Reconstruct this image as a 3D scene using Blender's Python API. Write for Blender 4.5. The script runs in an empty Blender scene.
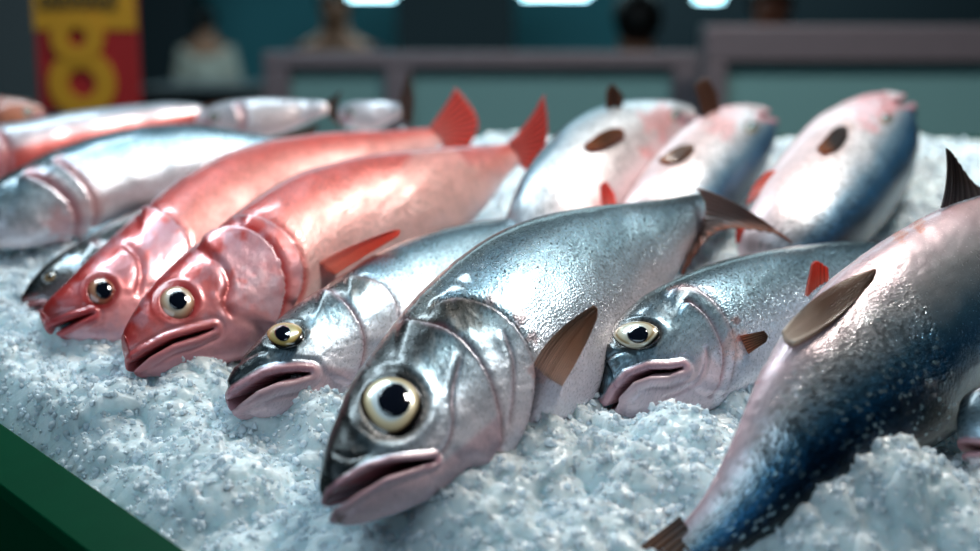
import bpy, math, random
import numpy as np
from mathutils import Vector, Matrix
rng = np.random.default_rng(7)
random.seed(7)
C = bpy.context.scene.collection
sc = bpy.context.scene

# ------------------------------------------------------------------ camera
FPX = 980 * 50 / 36.0
CX, CY = 490.0, 275.5
PITCH = math.radians(10)          # camera looks 10 degrees down
SLOPE = math.radians(10)          # the ice bed slopes up away from the shopper
CAM = np.array([0.0, 0.0, 1.45])
FW = np.array([0, math.cos(PITCH), -math.sin(PITCH)])
UP = np.array([0, math.sin(PITCH), math.cos(PITCH)])
RT = np.array([1.0, 0, 0])
BH = 0.35                          # distance of the lens above the bed plane
BN = np.array([0, -math.sin(SLOPE), math.cos(SLOPE)])
BY = np.array([0, math.cos(SLOPE), math.sin(SLOPE)])
B0 = CAM - BN * BH

cd = bpy.data.cameras.new('camera')
cam = bpy.data.objects.new('camera', cd); C.objects.link(cam)
cam.location = CAM.tolist(); cam.rotation_euler = (math.pi / 2 - PITCH, 0, 0)
cd.lens = 50; cd.sensor_width = 36; cd.clip_start = 0.01
cd.dof.use_dof = True; cd.dof.focus_distance = 0.765; cd.dof.aperture_fstop = 3.6
sc.camera = cam
sc.view_settings.view_transform = 'Standard'; sc.view_settings.look = 'None'
sc.view_settings.exposure = 0; sc.view_settings.gamma = 1
sc.view_settings.use_curve_mapping = False
sc.cycles.use_denoising = True
sc.cycles.max_bounces = 8
sc.cycles.sample_clamp_indirect = 6

def ray(px, py):
    px = np.asarray(px, float); py = np.asarray(py, float)
    return (FW + ((px - CX) / FPX)[..., None] * RT + ((CY - py) / FPX)[..., None] * UP)
def unproj(px, py, t):
    return CAM + ray(px, py) * np.asarray(t, float)[..., None]
def depth_z(px, py, z):            # view depth where the pixel ray meets height z over the bed
    r = ray(px, py)
    return (np.asarray(z) - BH) / (r @ BN)
def proj(P):
    d = P - CAM; t = d @ FW
    return CX + FPX * (d @ RT) / t, CY - FPX * (d @ UP) / t, t
def on_bed(px, py, z=0.0):
    return unproj(px, py, depth_z(px, py, z))
def bed(x, y, z):                  # bed coordinates to world
    x = np.asarray(x, float)[..., None]; y = np.asarray(y, float)[..., None]; z = np.asarray(z, float)[..., None]
    return B0 + x * RT + y * BY + z * BN
def to_bed(P):
    d = P - B0
    return d @ RT, d @ BY, d @ BN

def lin(r, g, b):
    f = lambda c: (c / 255 / 12.92) if c / 255 <= 0.04045 else ((c / 255 + 0.055) / 1.055) ** 2.4
    return np.array([f(r), f(g), f(b)])
def norm(v): return v / np.maximum(np.linalg.norm(v, axis=-1, keepdims=True), 1e-12)
def sstep(a, b, x):
    t = np.clip((x - a) / (b - a), 0, 1); return t * t * (3 - 2 * t)

# ------------------------------------------------------------------ objects
def mesh_obj(name, V, F, mat, parent=None, origin=None, colors=None, uv=None, smooth=True, alpha=None):
    V = np.asarray(V, float)
    if origin is None: origin = np.zeros(3)
    me = bpy.data.meshes.new(name)
    if isinstance(F, np.ndarray):
        nf, k = F.shape
        me.vertices.add(len(V)); me.vertices.foreach_set('co', (V - origin).astype(np.float32).ravel())
        me.loops.add(nf * k); me.loops.foreach_set('vertex_index', F.astype(np.int32).ravel())
        me.polygons.add(nf)
        me.polygons.foreach_set('loop_start', np.arange(0, nf * k, k, dtype=np.int32))
        me.update(calc_edges=True)
    else:
        me.from_pydata((V - origin).tolist(), [], F); me.update()
    if smooth:
        me.polygons.foreach_set('use_smooth', np.ones(len(me.polygons), bool))
    if colors is not None:
        a = me.color_attributes.new('pig', 'FLOAT_COLOR', 'POINT')
        al = np.ones(len(V)) if alpha is None else alpha
        a.data.foreach_set('color', np.column_stack([colors, al]).astype(np.float32).ravel())
    if uv is not None:
        l = me.uv_layers.new(name='UVMap')
        li = np.empty(len(me.loops), np.int32); me.loops.foreach_get('vertex_index', li)
        l.data.foreach_set('uv', uv[li].astype(np.float32).ravel())
    if mat: me.materials.append(mat)
    o = bpy.data.objects.new(name, me); C.objects.link(o)
    if parent is not None: o.parent = parent
    else: o.location = Vector(origin.tolist())
    return o
def thing(name, label, cat, loc, group=None):
    o = bpy.data.objects.new(name, None); C.objects.link(o)
    o.location = Vector(np.asarray(loc).tolist()); o.empty_display_size = 0.05
    o['label'] = label; o['category'] = cat
    if group: o['group'] = group
    return o
def tag(o, label, cat, group=None, kind=None):
    if label: o['label'] = label
    if cat: o['category'] = cat
    if group: o['group'] = group
    if kind: o['kind'] = kind
    return o

# ------------------------------------------------------------------ materials
def newmat(name):
    m = bpy.data.materials.new(name); m.use_nodes = True
    nt = m.node_tree; b = nt.nodes['Principled BSDF']
    return m, nt, b
def plain(name, col, rough=0.5, metal=0.0, coat=0.0, noise=0.0, nscale=20, emis=None, estr=1.0, spec=0.5):
    m, nt, b = newmat(name)
    b.inputs['Base Color'].default_value = (*col, 1); b.inputs['Roughness'].default_value = rough
    b.inputs['Metallic'].default_value = metal; b.inputs['Coat Weight'].default_value = coat
    b.inputs['Specular IOR Level'].default_value = spec
    if noise:
        n = nt.nodes.new('ShaderNodeTexNoise'); n.inputs['Scale'].default_value = nscale; n.inputs['Detail'].default_value = 6
        tc = nt.nodes.new('ShaderNodeTexCoord'); nt.links.new(tc.outputs['Object'], n.inputs['Vector'])
        mr = nt.nodes.new('ShaderNodeMapRange'); mr.inputs['To Min'].default_value = 1 - noise; mr.inputs['To Max'].default_value = 1 + noise
        nt.links.new(n.outputs['Fac'], mr.inputs['Value'])
        mx = nt.nodes.new('ShaderNodeMix'); mx.data_type = 'RGBA'; mx.blend_type = 'MULTIPLY'; mx.inputs['Factor'].default_value = 1
        mx.inputs[6].default_value = (*col, 1); nt.links.new(mr.outputs['Result'], mx.inputs[7])
        nt.links.new(mx.outputs[2], b.inputs['Base Color'])
        bp = nt.nodes.new('ShaderNodeBump'); bp.inputs['Strength'].default_value = 0.15
        nt.links.new(n.outputs['Fac'], bp.inputs['Height']); nt.links.new(bp.outputs['Normal'], b.inputs['Normal'])
    if emis is not None:
        b.inputs['Emission Color'].default_value = (*emis, 1); b.inputs['Emission Strength'].default_value = estr
    return m

def skin_mat(name, scale, metal, rough, speck, cellvar, sss=0.0, bump=0.25, coat=0.6, sparkle=0.0):
    """wet scaly skin: pigment attribute x cell-wise scale variation x freckles"""
    m, nt, b = newmat(name); N = nt.nodes.new; L = nt.links.new
    at = N('ShaderNodeAttribute'); at.attribute_name = 'pig'
    uv = N('ShaderNodeUVMap'); uv.uv_map = 'UVMap'
    mp = N('ShaderNodeMapping'); mp.inputs['Scale'].default_value = (scale * 0.75, scale, scale); L(uv.outputs['UV'], mp.inputs['Vector'])
    vo = N('ShaderNodeTexVoronoi'); vo.voronoi_dimensions = '2D'; vo.inputs['Scale'].default_value = 1; vo.inputs['Randomness'].default_value = 0.75
    L(mp.outputs['Vector'], vo.inputs['Vector'])
    sep = N('ShaderNodeSeparateColor'); L(vo.outputs['Color'], sep.inputs['Color'])
    mr = N('ShaderNodeMapRange'); mr.inputs['To Min'].default_value = 1 - cellvar; mr.inputs['To Max'].default_value = 1 + cellvar
    L(sep.outputs['Red'], mr.inputs['Value'])
    # only body skin carries scales (alpha of the pigment)
    mixs = N('ShaderNodeMix'); mixs.inputs[2].default_value = 1.0; L(at.outputs['Alpha'], mixs.inputs['Factor']); L(mr.outputs['Result'], mixs.inputs[3])
    no = N('ShaderNodeTexNoise'); no.noise_dimensions = '2D'; no.inputs['Scale'].default_value = 420; no.inputs['Detail'].default_value = 5; no.inputs['Roughness'].default_value = 0.7
    L(uv.outputs['UV'], no.inputs['Vector'])
    fr = N('ShaderNodeMapRange'); fr.inputs['From Min'].default_value = 0.36; fr.inputs['From Max'].default_value = 0.6
    fr.inputs['To Min'].default_value = 1 - speck; fr.inputs['To Max'].default_value = 1 + speck * 0.35
    L(no.outputs['Fac'], fr.inputs['Value'])
    fa = N('ShaderNodeAttribute'); fa.attribute_name = 'freck'
    fm = N('ShaderNodeMix'); fm.inputs[2].default_value = 1.0; L(fa.outputs['Fac'], fm.inputs['Factor']); L(fr.outputs['Result'], fm.inputs[3])
    n2 = N('ShaderNodeTexNoise'); n2.noise_dimensions = '2D'; n2.inputs['Scale'].default_value = 45; n2.inputs['Detail'].default_value = 4
    L(uv.outputs['UV'], n2.inputs['Vector'])
    f2 = N('ShaderNodeMapRange'); f2.inputs['From Min'].default_value = 0.3; f2.inputs['From Max'].default_value = 0.7
    f2.inputs['To Min'].default_value = 0.9; f2.inputs['To Max'].default_value = 1.08
    L(n2.outputs['Fac'], f2.inputs['Value'])
    m1 = N('ShaderNodeMath'); m1.operation = 'MULTIPLY'; L(mixs.outputs[0], m1.inputs[0]); L(fm.outputs[0], m1.inputs[1])
    m2 = N('ShaderNodeMath'); m2.operation = 'MULTIPLY'; L(m1.outputs[0], m2.inputs[0]); L(f2.outputs['Result'], m2.inputs[1])
    vm = N('ShaderNodeVectorMath'); vm.operation = 'SCALE'; L(at.outputs['Color'], vm.inputs[0]); L(m2.outputs[0], vm.inputs['Scale'])
    if sparkle:      # bright glints painted into the base colour of some scales
        sk = N('ShaderNodeMapRange'); sk.inputs['From Min'].default_value = .88; sk.inputs['From Max'].default_value = 1.0; sk.inputs['To Max'].default_value = sparkle
        L(sep.outputs['Blue'], sk.inputs['Value'])
        sm = N('ShaderNodeMath'); sm.operation = 'MULTIPLY'; L(sk.outputs['Result'], sm.inputs[0]); L(at.outputs['Alpha'], sm.inputs[1])
        sx = N('ShaderNodeMix'); sx.data_type = 'RGBA'; L(sm.outputs[0], sx.inputs['Factor']); L(vm.outputs['Vector'], sx.inputs[6]); sx.inputs[7].default_value = (.62, .84, .9, 1)
        L(sx.outputs[2], b.inputs['Base Color'])
    else:
        L(vm.outputs['Vector'], b.inputs['Base Color'])
    # metallic guanine sheen: strong on the flanks, none on pink flesh
    sh = N('ShaderNodeAttribute'); sh.attribute_name = 'sheen'
    mm = N('ShaderNodeMath'); mm.operation = 'MULTIPLY'; mm.inputs[1].default_value = metal; L(sh.outputs['Fac'], mm.inputs[0])
    L(mm.outputs[0], b.inputs['Metallic'])
    rr = N('ShaderNodeMapRange'); rr.inputs['To Min'].default_value = rough * 0.7; rr.inputs['To Max'].default_value = rough * 1.35
    L(no.outputs['Fac'], rr.inputs['Value']); L(rr.outputs['Result'], b.inputs['Roughness'])
    cm = N('ShaderNodeMath'); cm.operation = 'MULTIPLY_ADD'; cm.inputs[1].default_value = coat * .7; cm.inputs[2].default_value = coat * .3
    L(sh.outputs['Fac'], cm.inputs[0]); L(cm.outputs[0], b.inputs['Coat Weight']); b.inputs['Coat Roughness'].default_value = 0.12
    if sss:
        b.inputs['Subsurface Weight'].default_value = sss; b.inputs['Subsurface Radius'].default_value = (0.012, 0.005, 0.004)
        b.inputs['Subsurface Scale'].default_value = 1.0
    # bump: scale rims plus soft wrinkles
    hgt = N('ShaderNodeMath'); hgt.operation = 'MULTIPLY'; L(vo.outputs['Distance'], hgt.inputs[0]); L(at.outputs['Alpha'], hgt.inputs[1])
    hs = N('ShaderNodeMath'); hs.operation = 'MULTIPLY_ADD'; L(hgt.outputs[0], hs.inputs[0]); hs.inputs[1].default_value = -1.0
    n3 = N('ShaderNodeMath'); n3.operation = 'MULTIPLY'; n3.inputs[1].default_value = 0.7; L(no.outputs['Fac'], n3.inputs[0]); L(n3.outputs[0], hs.inputs[2])
    cr = N('ShaderNodeMath'); cr.operation = 'MULTIPLY'; L(sep.outputs['Green'], cr.inputs[0]); L(at.outputs['Alpha'], cr.inputs[1])
    h2 = N('ShaderNodeMath'); h2.operation = 'MULTIPLY_ADD'; L(cr.outputs[0], h2.inputs[0]); h2.inputs[1].default_value = 0.6; L(hs.outputs[0], h2.inputs[2])
    bp = N('ShaderNodeBump'); bp.inputs['Strength'].default_value = bump; bp.inputs['Distance'].default_value = 0.0006
    L(h2.outputs[0], bp.inputs['Height']); L(bp.outputs['Normal'], b.inputs['Normal'])
    return m

M_SILVER = skin_mat('silver_skin', 620, 0.62, 0.28, 0.58, 0.24, bump=0.45)
M_FAR = skin_mat('back_row_skin', 520, 0.5, 0.38, 0.2, 0.35, bump=0.4)
M_BIG = skin_mat('sparkling_scales', 520, 0.72, 0.24, 0.25, 0.5, bump=0.5, sparkle=.6)
M_RED = skin_mat('red_skin', 420, 0.22, 0.30, 0.14, 0.16, sss=0.10, bump=0.35)

def fin_mat(name, rough=0.4, alpha=0.9, trans=0.0):
    m, nt, b = newmat(name); N = nt.nodes.new; L = nt.links.new
    at = N('ShaderNodeAttribute'); at.attribute_name = 'pig'; L(at.outputs['Color'], b.inputs['Base Color'])
    b.inputs['Roughness'].default_value = rough; b.inputs['Coat Weight'].default_value = 0.4; b.inputs['Coat Roughness'].default_value = 0.15
    out = nt.nodes['Material Output']
    tr = N('ShaderNodeBsdfTranslucent'); L(at.outputs['Color'], tr.inputs['Color'])
    mx = N('ShaderNodeMixShader'); mx.inputs[0].default_value = 0.55
    L(b.outputs[0], mx.inputs[1]); L(tr.outputs[0], mx.inputs[2]); L(mx.outputs[0], out.inputs['Surface'])
    return m
M_FIN = fin_mat('fin_membrane')
def eye_mat():
    m, nt, b = newmat('eye_iris'); at = nt.nodes.new('ShaderNodeAttribute'); at.attribute_name = 'pig'
    nt.links.new(at.outputs['Color'], b.inputs['Base Color'])
    b.inputs['Roughness'].default_value = 0.25; b.inputs['Coat Weight'].default_value = 1; b.inputs['Coat Roughness'].default_value = 0.03
    b.inputs['Metallic'].default_value = 0.1
    return m
M_EYE = eye_mat()
M_PUPIL = plain('eye_pupil', (0.004, 0.006, 0.012), 0.06, coat=1.0, spec=0.6)

# ------------------------------------------------------------------ fish generator
def catmull(P, u):
    n = len(P); i = np.clip(np.floor(u).astype(int), 0, n - 2); f = (u - i)[:, None]
    p1 = P[i]; p2 = P[i + 1]
    p0 = P[np.maximum(i - 1, 0)]; p3 = P[np.minimum(i + 2, n - 1)]
    return 0.5 * (2 * p1 + (p2 - p0) * f + (2 * p0 - 5 * p1 + 4 * p2 - p3) * f ** 2 + (3 * p1 - p0 - 3 * p2 + p3) * f ** 3)
def dense(pts, n=60):
    P = np.array(pts, float); u = np.linspace(0, len(P) - 1, n); return catmull(P, u)
def poly_dist(Q, pts):
    """unsigned distance, signed side (cross) to an open polyline, and parameter 0..1 along it"""
    P = np.asarray(pts, float); best = np.full(len(Q), 1e9); side = np.zeros(len(Q)); par = np.zeros(len(Q))
    for a in range(len(P) - 1):
        d = P[a + 1] - P[a]; L2 = d @ d
        t = np.clip(((Q - P[a]) @ d) / L2, 0, 1)
        w = Q - (P[a] + t[:, None] * d); dist = np.hypot(w[:, 0], w[:, 1])
        cr = d[0] * (Q[:, 1] - P[a][1]) - d[1] * (Q[:, 0] - P[a][0])
        k = dist < best
        best[k] = dist[k]; side[k] = np.sign(cr[k]); par[k] = (a + t[k]) / (len(P) - 1)
    return best, side, par
def poly_sdf(Q, pts):
    """signed distance to closed polygon (negative inside)"""
    P = np.asarray(pts, float); best = np.full(len(Q), 1e9); ins = np.zeros(len(Q), bool)
    n = len(P)
    for a in range(n):
        p, q = P[a], P[(a + 1) % n]; d = q - p
        t = np.clip(((Q - p) @ d) / (d @ d + 1e-9), 0, 1)
        w = Q - (p + t[:, None] * d); best = np.minimum(best, np.hypot(w[:, 0], w[:, 1]))
        c = ((p[1] > Q[:, 1]) != (q[1] > Q[:, 1])) & (Q[:, 0] < (q[0] - p[0]) * (Q[:, 1] - p[1]) / (q[1] - p[1] + 1e-12) + p[0])
        ins ^= c
    return np.where(ins, -best, best)

def vnoise(Q, seed=0):
    """smooth 2D value noise in numpy, 0..1"""
    r = np.random.default_rng(seed).random((64, 64))
    i = np.floor(Q).astype(int); f = Q - i; f = f * f * (3 - 2 * f)
    a = r[i[:, 0] % 64, i[:, 1] % 64]; b = r[(i[:, 0] + 1) % 64, i[:, 1] % 64]
    c = r[i[:, 0] % 64, (i[:, 1] + 1) % 64]; d = r[(i[:, 0] + 1) % 64, (i[:, 1] + 1) % 64]
    return (a * (1 - f[:, 0]) + b * f[:, 0]) * (1 - f[:, 1]) + (c * (1 - f[:, 0]) + d * f[:, 0]) * f[:, 1]
def fbm(Q, seed=0, o=4):
    s = 0; a = 0.5
    for k in range(o): s = s + a * vnoise(Q * 2 ** k + 7.3 * k, seed + k); a *= 0.5
    return s / (1 - 0.5 ** o)

def ramp(x, stops):
    xs = [s[0] for s in stops]; cs = np.array([s[1] for s in stops])
    return np.column_stack([np.interp(x, xs, cs[:, k]) for k in range(3)])

PAL = {
 'silver': [(-1, lin(236, 222, 226)), (-0.62, lin(226, 222, 230)), (-0.3, lin(200, 218, 232)), (0.1, lin(160, 194, 210)), (0.42, lin(108, 140, 156)), (0.64, lin(52, 78, 92)), (0.8, lin(22, 34, 40)), (1, lin(14, 22, 26))],
 'big': [(-1, lin(228, 186, 190)), (-0.74, lin(230, 206, 210)), (-0.48, lin(222, 220, 222)), (-0.26, lin(178, 194, 204)), (-0.04, lin(92, 140, 168)), (0.18, lin(30, 92, 134)), (0.42, lin(14, 46, 72)), (0.7, lin(12, 24, 34)), (1, lin(10, 18, 26))],
 'belly': [(-1, lin(246, 214, 214)), (-0.3, lin(246, 228, 228)), (0.3, lin(235, 235, 238)), (0.7, lin(190, 200, 208)), (0.88, lin(70, 100, 120)), (1, lin(14, 26, 36))],
 'back': [(-1, lin(242, 208, 208)), (-0.4, lin(242, 220, 220)), (0.05, lin(226, 226, 230)), (0.33, lin(120, 156, 178)), (0.55, lin(34, 84, 118)), (0.8, lin(16, 36, 52)), (1, lin(12, 24, 36))],
 'redhead': [(-1, lin(236, 180, 182)), (-0.5, lin(228, 140, 142)), (0.0, lin(216, 104, 102)), (0.4, lin(202, 66, 60)), (1, lin(172, 36, 36))],
 'red': [(-1, lin(244, 208, 204)), (-0.5, lin(242, 190, 184)), (0.0, lin(238, 160, 150)), (0.45, lin(226, 108, 98)), (0.8, lin(200, 62, 54)), (1, lin(180, 48, 42))],
 'dark': [(-1, lin(190, 150, 150)), (-0.3, lin(130, 120, 125)), (0.3, lin(60, 66, 70)), (0.7, lin(22, 28, 30)), (1, lin(12, 16, 18))],
 'pale': [(-1, lin(225, 190, 185)), (0, lin(220, 205, 205)), (0.6, lin(190, 190, 198)), (1, lin(110, 120, 130))],
 'stripe': [(-1, lin(190, 70, 65)), (-0.35, lin(215, 95, 88)), (-0.1, lin(205, 180, 185)), (0.5, lin(150, 160, 170)), (1, lin(60, 70, 80))],
 'brown': [(-1, lin(190, 120, 90)), (0, lin(170, 100, 75)), (1, lin(90, 60, 50))],
}
PINK = lin(196, 132, 140); MOUTH = lin(92, 22, 30)

def build_fish(name, label, group, S, nseg=220, m=220, pal='silver', mat=None, phi=30, headu=6, headfrac=0.55,
               mouth=None, gills=(), eye=None, blot=(), lipc=PINK, lipw=10, fins=(), headdark=0.0, jaw=None, seed=1, crease=(), headpal=None, cat='fish', tp=1.0, mcav=0.75, mopen=1.5):
    S = np.array(S, float)                       # Dx Dy Vx Vy z k
    n = len(S)
    # ring parameters: dense in the head, rounded first segment
    n0 = max(10, int(nseg * 0.09)); nh = int(nseg * headfrac); nb = nseg - n0 - nh
    u0 = 1 - np.cos(np.linspace(0.03, 1, n0, endpoint=False) * math.pi / 2)
    u = np.concatenate([u0, np.linspace(1, headu, nh, endpoint=False), np.linspace(headu, n - 1, nb)])
    X = catmull(S, u)
    c = (X[:, 0:2] + X[:, 2:4]) / 2; h = (X[:, 0:2] - X[:, 2:4]) / 2
    f0 = u < 1
    c0 = (S[0, 0:2] + S[0, 2:4]) / 2; c1 = (S[1, 0:2] + S[1, 2:4]) / 2; h1 = (S[1, 0:2] - S[1, 2:4]) / 2
    uu = u[f0][:, None]
    c[f0] = c0 + (c1 - c0) * uu; h[f0] = h1 * np.sqrt(1 - (1 - uu) ** 2)
    X[f0, 4] = S[0, 4] + (S[1, 4] - S[0, 4]) * u[f0]; X[f0, 5] = S[1, 5]
    t = depth_z(c[:, 0], c[:, 1], X[:, 4])
    Cc = unproj(c[:, 0], c[:, 1], t)
    sgn = 1.0 if phi >= 0 else -1.0
    ph = math.radians(abs(phi))
    hm = np.hypot(h[:, 0], h[:, 1]) * t / FPX
    U = (h[:, 0] * t / FPX)[:, None] * RT - (h[:, 1] * t / FPX)[:, None] * UP
    vdir = norm(Cc - CAM)
    U = U + vdir * (hm * math.tan(ph) * sgn)[:, None]
    T = np.gradient(Cc, axis=0)
    ker = np.ones(9) / 9
    Tp = np.vstack([T[:1]] * 4 + [T] + [T[-1:]] * 4)
    T = norm(np.column_stack([np.convolve(Tp[:, k], ker, 'valid') for k in range(3)]))
    # keep tangent from the second station for the rounded snout
    i1 = int(np.argmax(u >= 1)); T[:i1] = T[i1]
    N = norm(np.cross(T, U)); flip = np.sign(-(N * vdir).sum(1)); N = N * np.where(flip == 0, 1, flip)[:, None]
    Um = np.linalg.norm(U, axis=1)
    hdir = norm((h[:, 0])[:, None] * RT - (h[:, 1])[:, None] * UP)
    nh_ = np.abs((N * hdir).sum(1))
    k1 = hm / np.sqrt(hm ** 2 + (X[:, 5] * Um * nh_) ** 2 + 1e-14)
    U = U * k1[:, None]; W = X[:, 5] * Um * k1
    # grid
    th = np.arange(m) * 2 * math.pi / m
    cv = np.cos(th); sv = np.sin(th)
    wv = np.sign(sv) * np.abs(sv) ** 0.92 * (1 + 0.10 * cv)     # a little fuller above the middle line
    G = Cc[:, None, :] + U[:, None, :] * cv[None, :, None] + N[:, None, :] * (W[:, None] * wv[None, :])[:, :, None]
    nr = len(u)
    arc = np.concatenate([[0], np.cumsum(np.linalg.norm(np.diff(Cc, axis=0), axis=1))])
    L = arc[-1]
    # reference blueprint coordinates (near flank projected, mirrored to the far flank)
    bx, by, _ = proj(G.reshape(-1, 3)); B = np.stack([bx, by], -1).reshape(nr, m, 2)
    idx = np.arange(m); mir = np.where(idx <= m // 2, idx, m - idx)
    B = B[:, mir]
    v = np.broadcast_to(cv[None, :], (nr, m)); s = np.broadcast_to((arc / L)[:, None], (nr, m))
    Q = B.reshape(-1, 2); vf = v.reshape(-1); sf = s.reshape(-1)
    uf = np.broadcast_to(u[:, None], (nr, m)).reshape(-1)
    pxm = float(np.median(t)) / FPX
    # normals
    dS = np.gradient(G, axis=0); dT = np.roll(G, -1, 1) - np.roll(G, 1, 1)
    Nn = norm(np.cross(dS, dT)); out = G - Cc[:, None, :]
    Nn = Nn * np.where((Nn * out).sum(-1, keepdims=True) < 0, -1, 1)
    disp = np.zeros(nr * m)
    col = ramp(vf + (fbm(Q / 14.0, seed) - 0.5) * 0.16, PAL[pal])
    headm = 1 - sstep(headu - 1.1, headu + 0.1, uf)
    if gills:
        gd, gs, gp = poly_dist(Q, dense(gills[-1][0])); headm = np.where((uf < headu + 3), sstep(-2, 2, gd * gs), 0)
    if headpal:
        hc = ramp(vf, PAL[headpal]); col = col * (1 - headm[:, None]) + hc * headm[:, None]
    sheen = np.full(nr * m, 1.0); sheen = sheen * (0.35 + 0.65 * sstep(-0.95, -0.35, vf)) * (1 - .85 * sstep(.35, .75, vf) * (pal in ('big', 'back')))
    scale = (1 - headm) * (.25 + .75 * sstep(-.8, -.3, vf))
    # head mottling
    if pal in ('silver', 'dark'):
        mot = sstep(0.45, 0.62, fbm(Q / 9.0, seed + 9)) * headm * sstep(-0.4, 0.2, vf)
        col = col * (1 - 0.3 * mot[:, None]) + lin(96, 84, 66) * (0.3 * mot[:, None]) * 0.6
        if headdark:
            kd = headm * np.maximum(sstep(0.05, 0.45, vf), (1 - sstep(2.2, 4.6, uf)) * sstep(-.15, .1, vf)) * headdark
            col = col * (1 - kd[:, None]) + lin(14, 19, 22) * kd[:, None]; sheen *= 1 - .8 * kd
    if pal == 'red':
        mot = fbm(Q / 16.0, seed + 3)
        k = sstep(0.42, 0.66, mot) * 0.5 * headm
        col = col * (1 - k[:, None]) + lin(205, 160, 172) * k[:, None]
    # gill covers: plates ending in a sharp step
    for pts, lift, width, edgecol, ecw in gills:
        gd, gs, gp = poly_dist(Q, dense(pts))
        fade = sstep(0, 0.10, gp) * (1 - sstep(0.92, 1, gp)) * (uf < headu + 3)
        sd = gd * gs                                   # >0 : head side
        plate = sstep(-1.2, 1.2, sd) * np.exp(-np.maximum(sd, 0) / width)
        groove = -0.55 * np.exp(-(np.minimum(sd, 0) / 6.0) ** 2) * (sd < 1)
        disp += 1.35 * lift * (plate + groove) * fade
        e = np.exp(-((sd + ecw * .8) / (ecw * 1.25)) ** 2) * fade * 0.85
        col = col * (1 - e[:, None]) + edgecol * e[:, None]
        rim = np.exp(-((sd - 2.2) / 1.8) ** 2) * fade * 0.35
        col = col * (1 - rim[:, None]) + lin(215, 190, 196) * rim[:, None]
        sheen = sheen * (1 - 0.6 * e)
    for pts, depth, cc, w in crease:
        gd, gs, gp = poly_dist(Q, dense(pts)); fade = sstep(0, 0.15, gp) * (1 - sstep(0.85, 1, gp)) * (uf < headu + 3)
        g = np.exp(-(gd / w) ** 2) * fade
        disp -= depth * g; disp += depth * 0.6 * np.exp(-((gd * gs - 2.5 * w) / (2 * w)) ** 2) * fade
        col = col * (1 - 0.6 * g[:, None]) + cc * 0.6 * g[:, None]
    # eye socket
    if eye:
        ex, ey, rx, ry, ang = eye['c'][0], eye['c'][1], eye['r'][0], eye['r'][1], math.radians(eye.get('a', 0))
        qx = Q[:, 0] - ex; qy = Q[:, 1] - ey
        ax = qx * math.cos(ang) + qy * math.sin(ang); ay = -qx * math.sin(ang) + qy * math.cos(ang)
        rho = np.hypot(ax / rx, ay / ry); rr = (rx + ry) / 2
        hd = uf < headu
        disp += hd * pxm * rr * (0.04 * np.exp(-((rho - 1.36) / 0.16) ** 2) - 0.09 * (1 - sstep(0.8, 1.08, rho)))
        k = (1 - sstep(1.12, 1.12 + 1.6 * eye.get('rw', .2), rho)) * hd * 0.95
        col = col * (1 - k[:, None]) + eye.get('ring', lin(14, 16, 18)) * k[:, None]
        sheen *= 1 - .8 * k
        if eye.get('brow'):
            k = np.exp(-((ax / rx) ** 2 + ((ay + ry * 0.9) / (ry * 1.0)) ** 2)) * hd * 0.85
            col = col * (1 - k[:, None]) + lin(12, 16, 18) * k[:, None]
    # mouth
    mm = np.zeros(nr * m)
    if mouth is not None:
        poly = np.array(mouth, float); d = poly_sdf(Q, poly) - mopen; hd = uf < headu
        mm = (1 - sstep(-3.5, 0.5, d)) * hd
        lip = np.exp(-((d - lipw * 0.45) / (lipw * 0.5)) ** 2) * hd
        disp += lip * pxm * lipw * 0.30
        disp -= np.exp(-((d - lipw * 1.35) / (lipw * 0.28)) ** 2) * hd * pxm * lipw * 0.13
        k = (1 - sstep(lipw * 0.7, lipw * 1.3, d)) * hd
        col = col * (1 - 0.85 * k[:, None]) + lipc * 0.85 * k[:, None]
        k = (1 - sstep(-2.5, 1.0, d)) * hd
        col = col * (1 - k[:, None]) + MOUTH * k[:, None]
        sheen = sheen * (1 - (1 - sstep(lipw * 0.7, lipw * 1.3, d)) * hd)
    if jaw is not None:
        d = poly_sdf(Q, np.array(jaw[0], float)); k = (1 - sstep(-3, 5, d)) * (uf < headu) * jaw[2] * (1 - 0.8 * mm)
        col = col * (1 - k[:, None]) + jaw[1] * k[:, None]; sheen *= 1 - 0.7 * k
    for (px, py, r, cc, st) in blot:
        w = np.hypot(Q[:, 0] - px, Q[:, 1] - py) / r + (fbm(Q / (r * 0.35), seed + 20) - 0.5) * 1.6
        k = (1 - sstep(0.5, 1.1, w)) * st
        col = col * (1 - k[:, None]) + np.asarray(cc) * k[:, None]; sheen *= 1 - 0.5 * k
    # soft flesh unevenness
    disp += (fbm(Q / 30.0, seed + 30) - 0.5) * pxm * 2.6 + (fbm(Q / 7.0, seed + 31) - 0.5) * pxm * 0.5 * headm
    G2 = G + Nn * disp.reshape(nr, m, 1)
    if mouth is not None:
        poly = np.array(mouth, float)
        mc = mouth[jaw[3]] if jaw is not None and len(jaw) > 3 else poly[len(poly) // 2]
        # cavity: pulled towards a point on the mid plane under the mouth corner
        j = int(np.argmin(np.hypot(c[:, 0] - mc[0], c[:, 1] - mc[1]) + (u < 1) * 1e3))
        vv = np.clip(((np.array(mc) - c[j]) @ h[j]) / (h[j] @ h[j]), -0.9, 0.9)
        Cm = Cc[j] + U[j] * vv
        # keep height in the gape: blend only towards the mid plane and backwards
        tgt = G2 + (Cm - G2) * mcav
        G2 = G2 * (1 - mm.reshape(nr, m, 1)) + tgt * mm.reshape(nr, m, 1)
    # faces
    I = np.arange(nr * m).reshape(nr, m)
    a = I[:-1]; b_ = I[1:]
    F = np.stack([a, np.roll(a, -1, 1), np.roll(b_, -1, 1), b_], -1).reshape(-1, 4)
    V = G2.reshape(-1, 3)
    # caps
    tipi = len(V); V = np.vstack([V, G2[0].mean(0), G2[-1].mean(0)])
    r0 = I[0]; r1 = I[-1]
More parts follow.
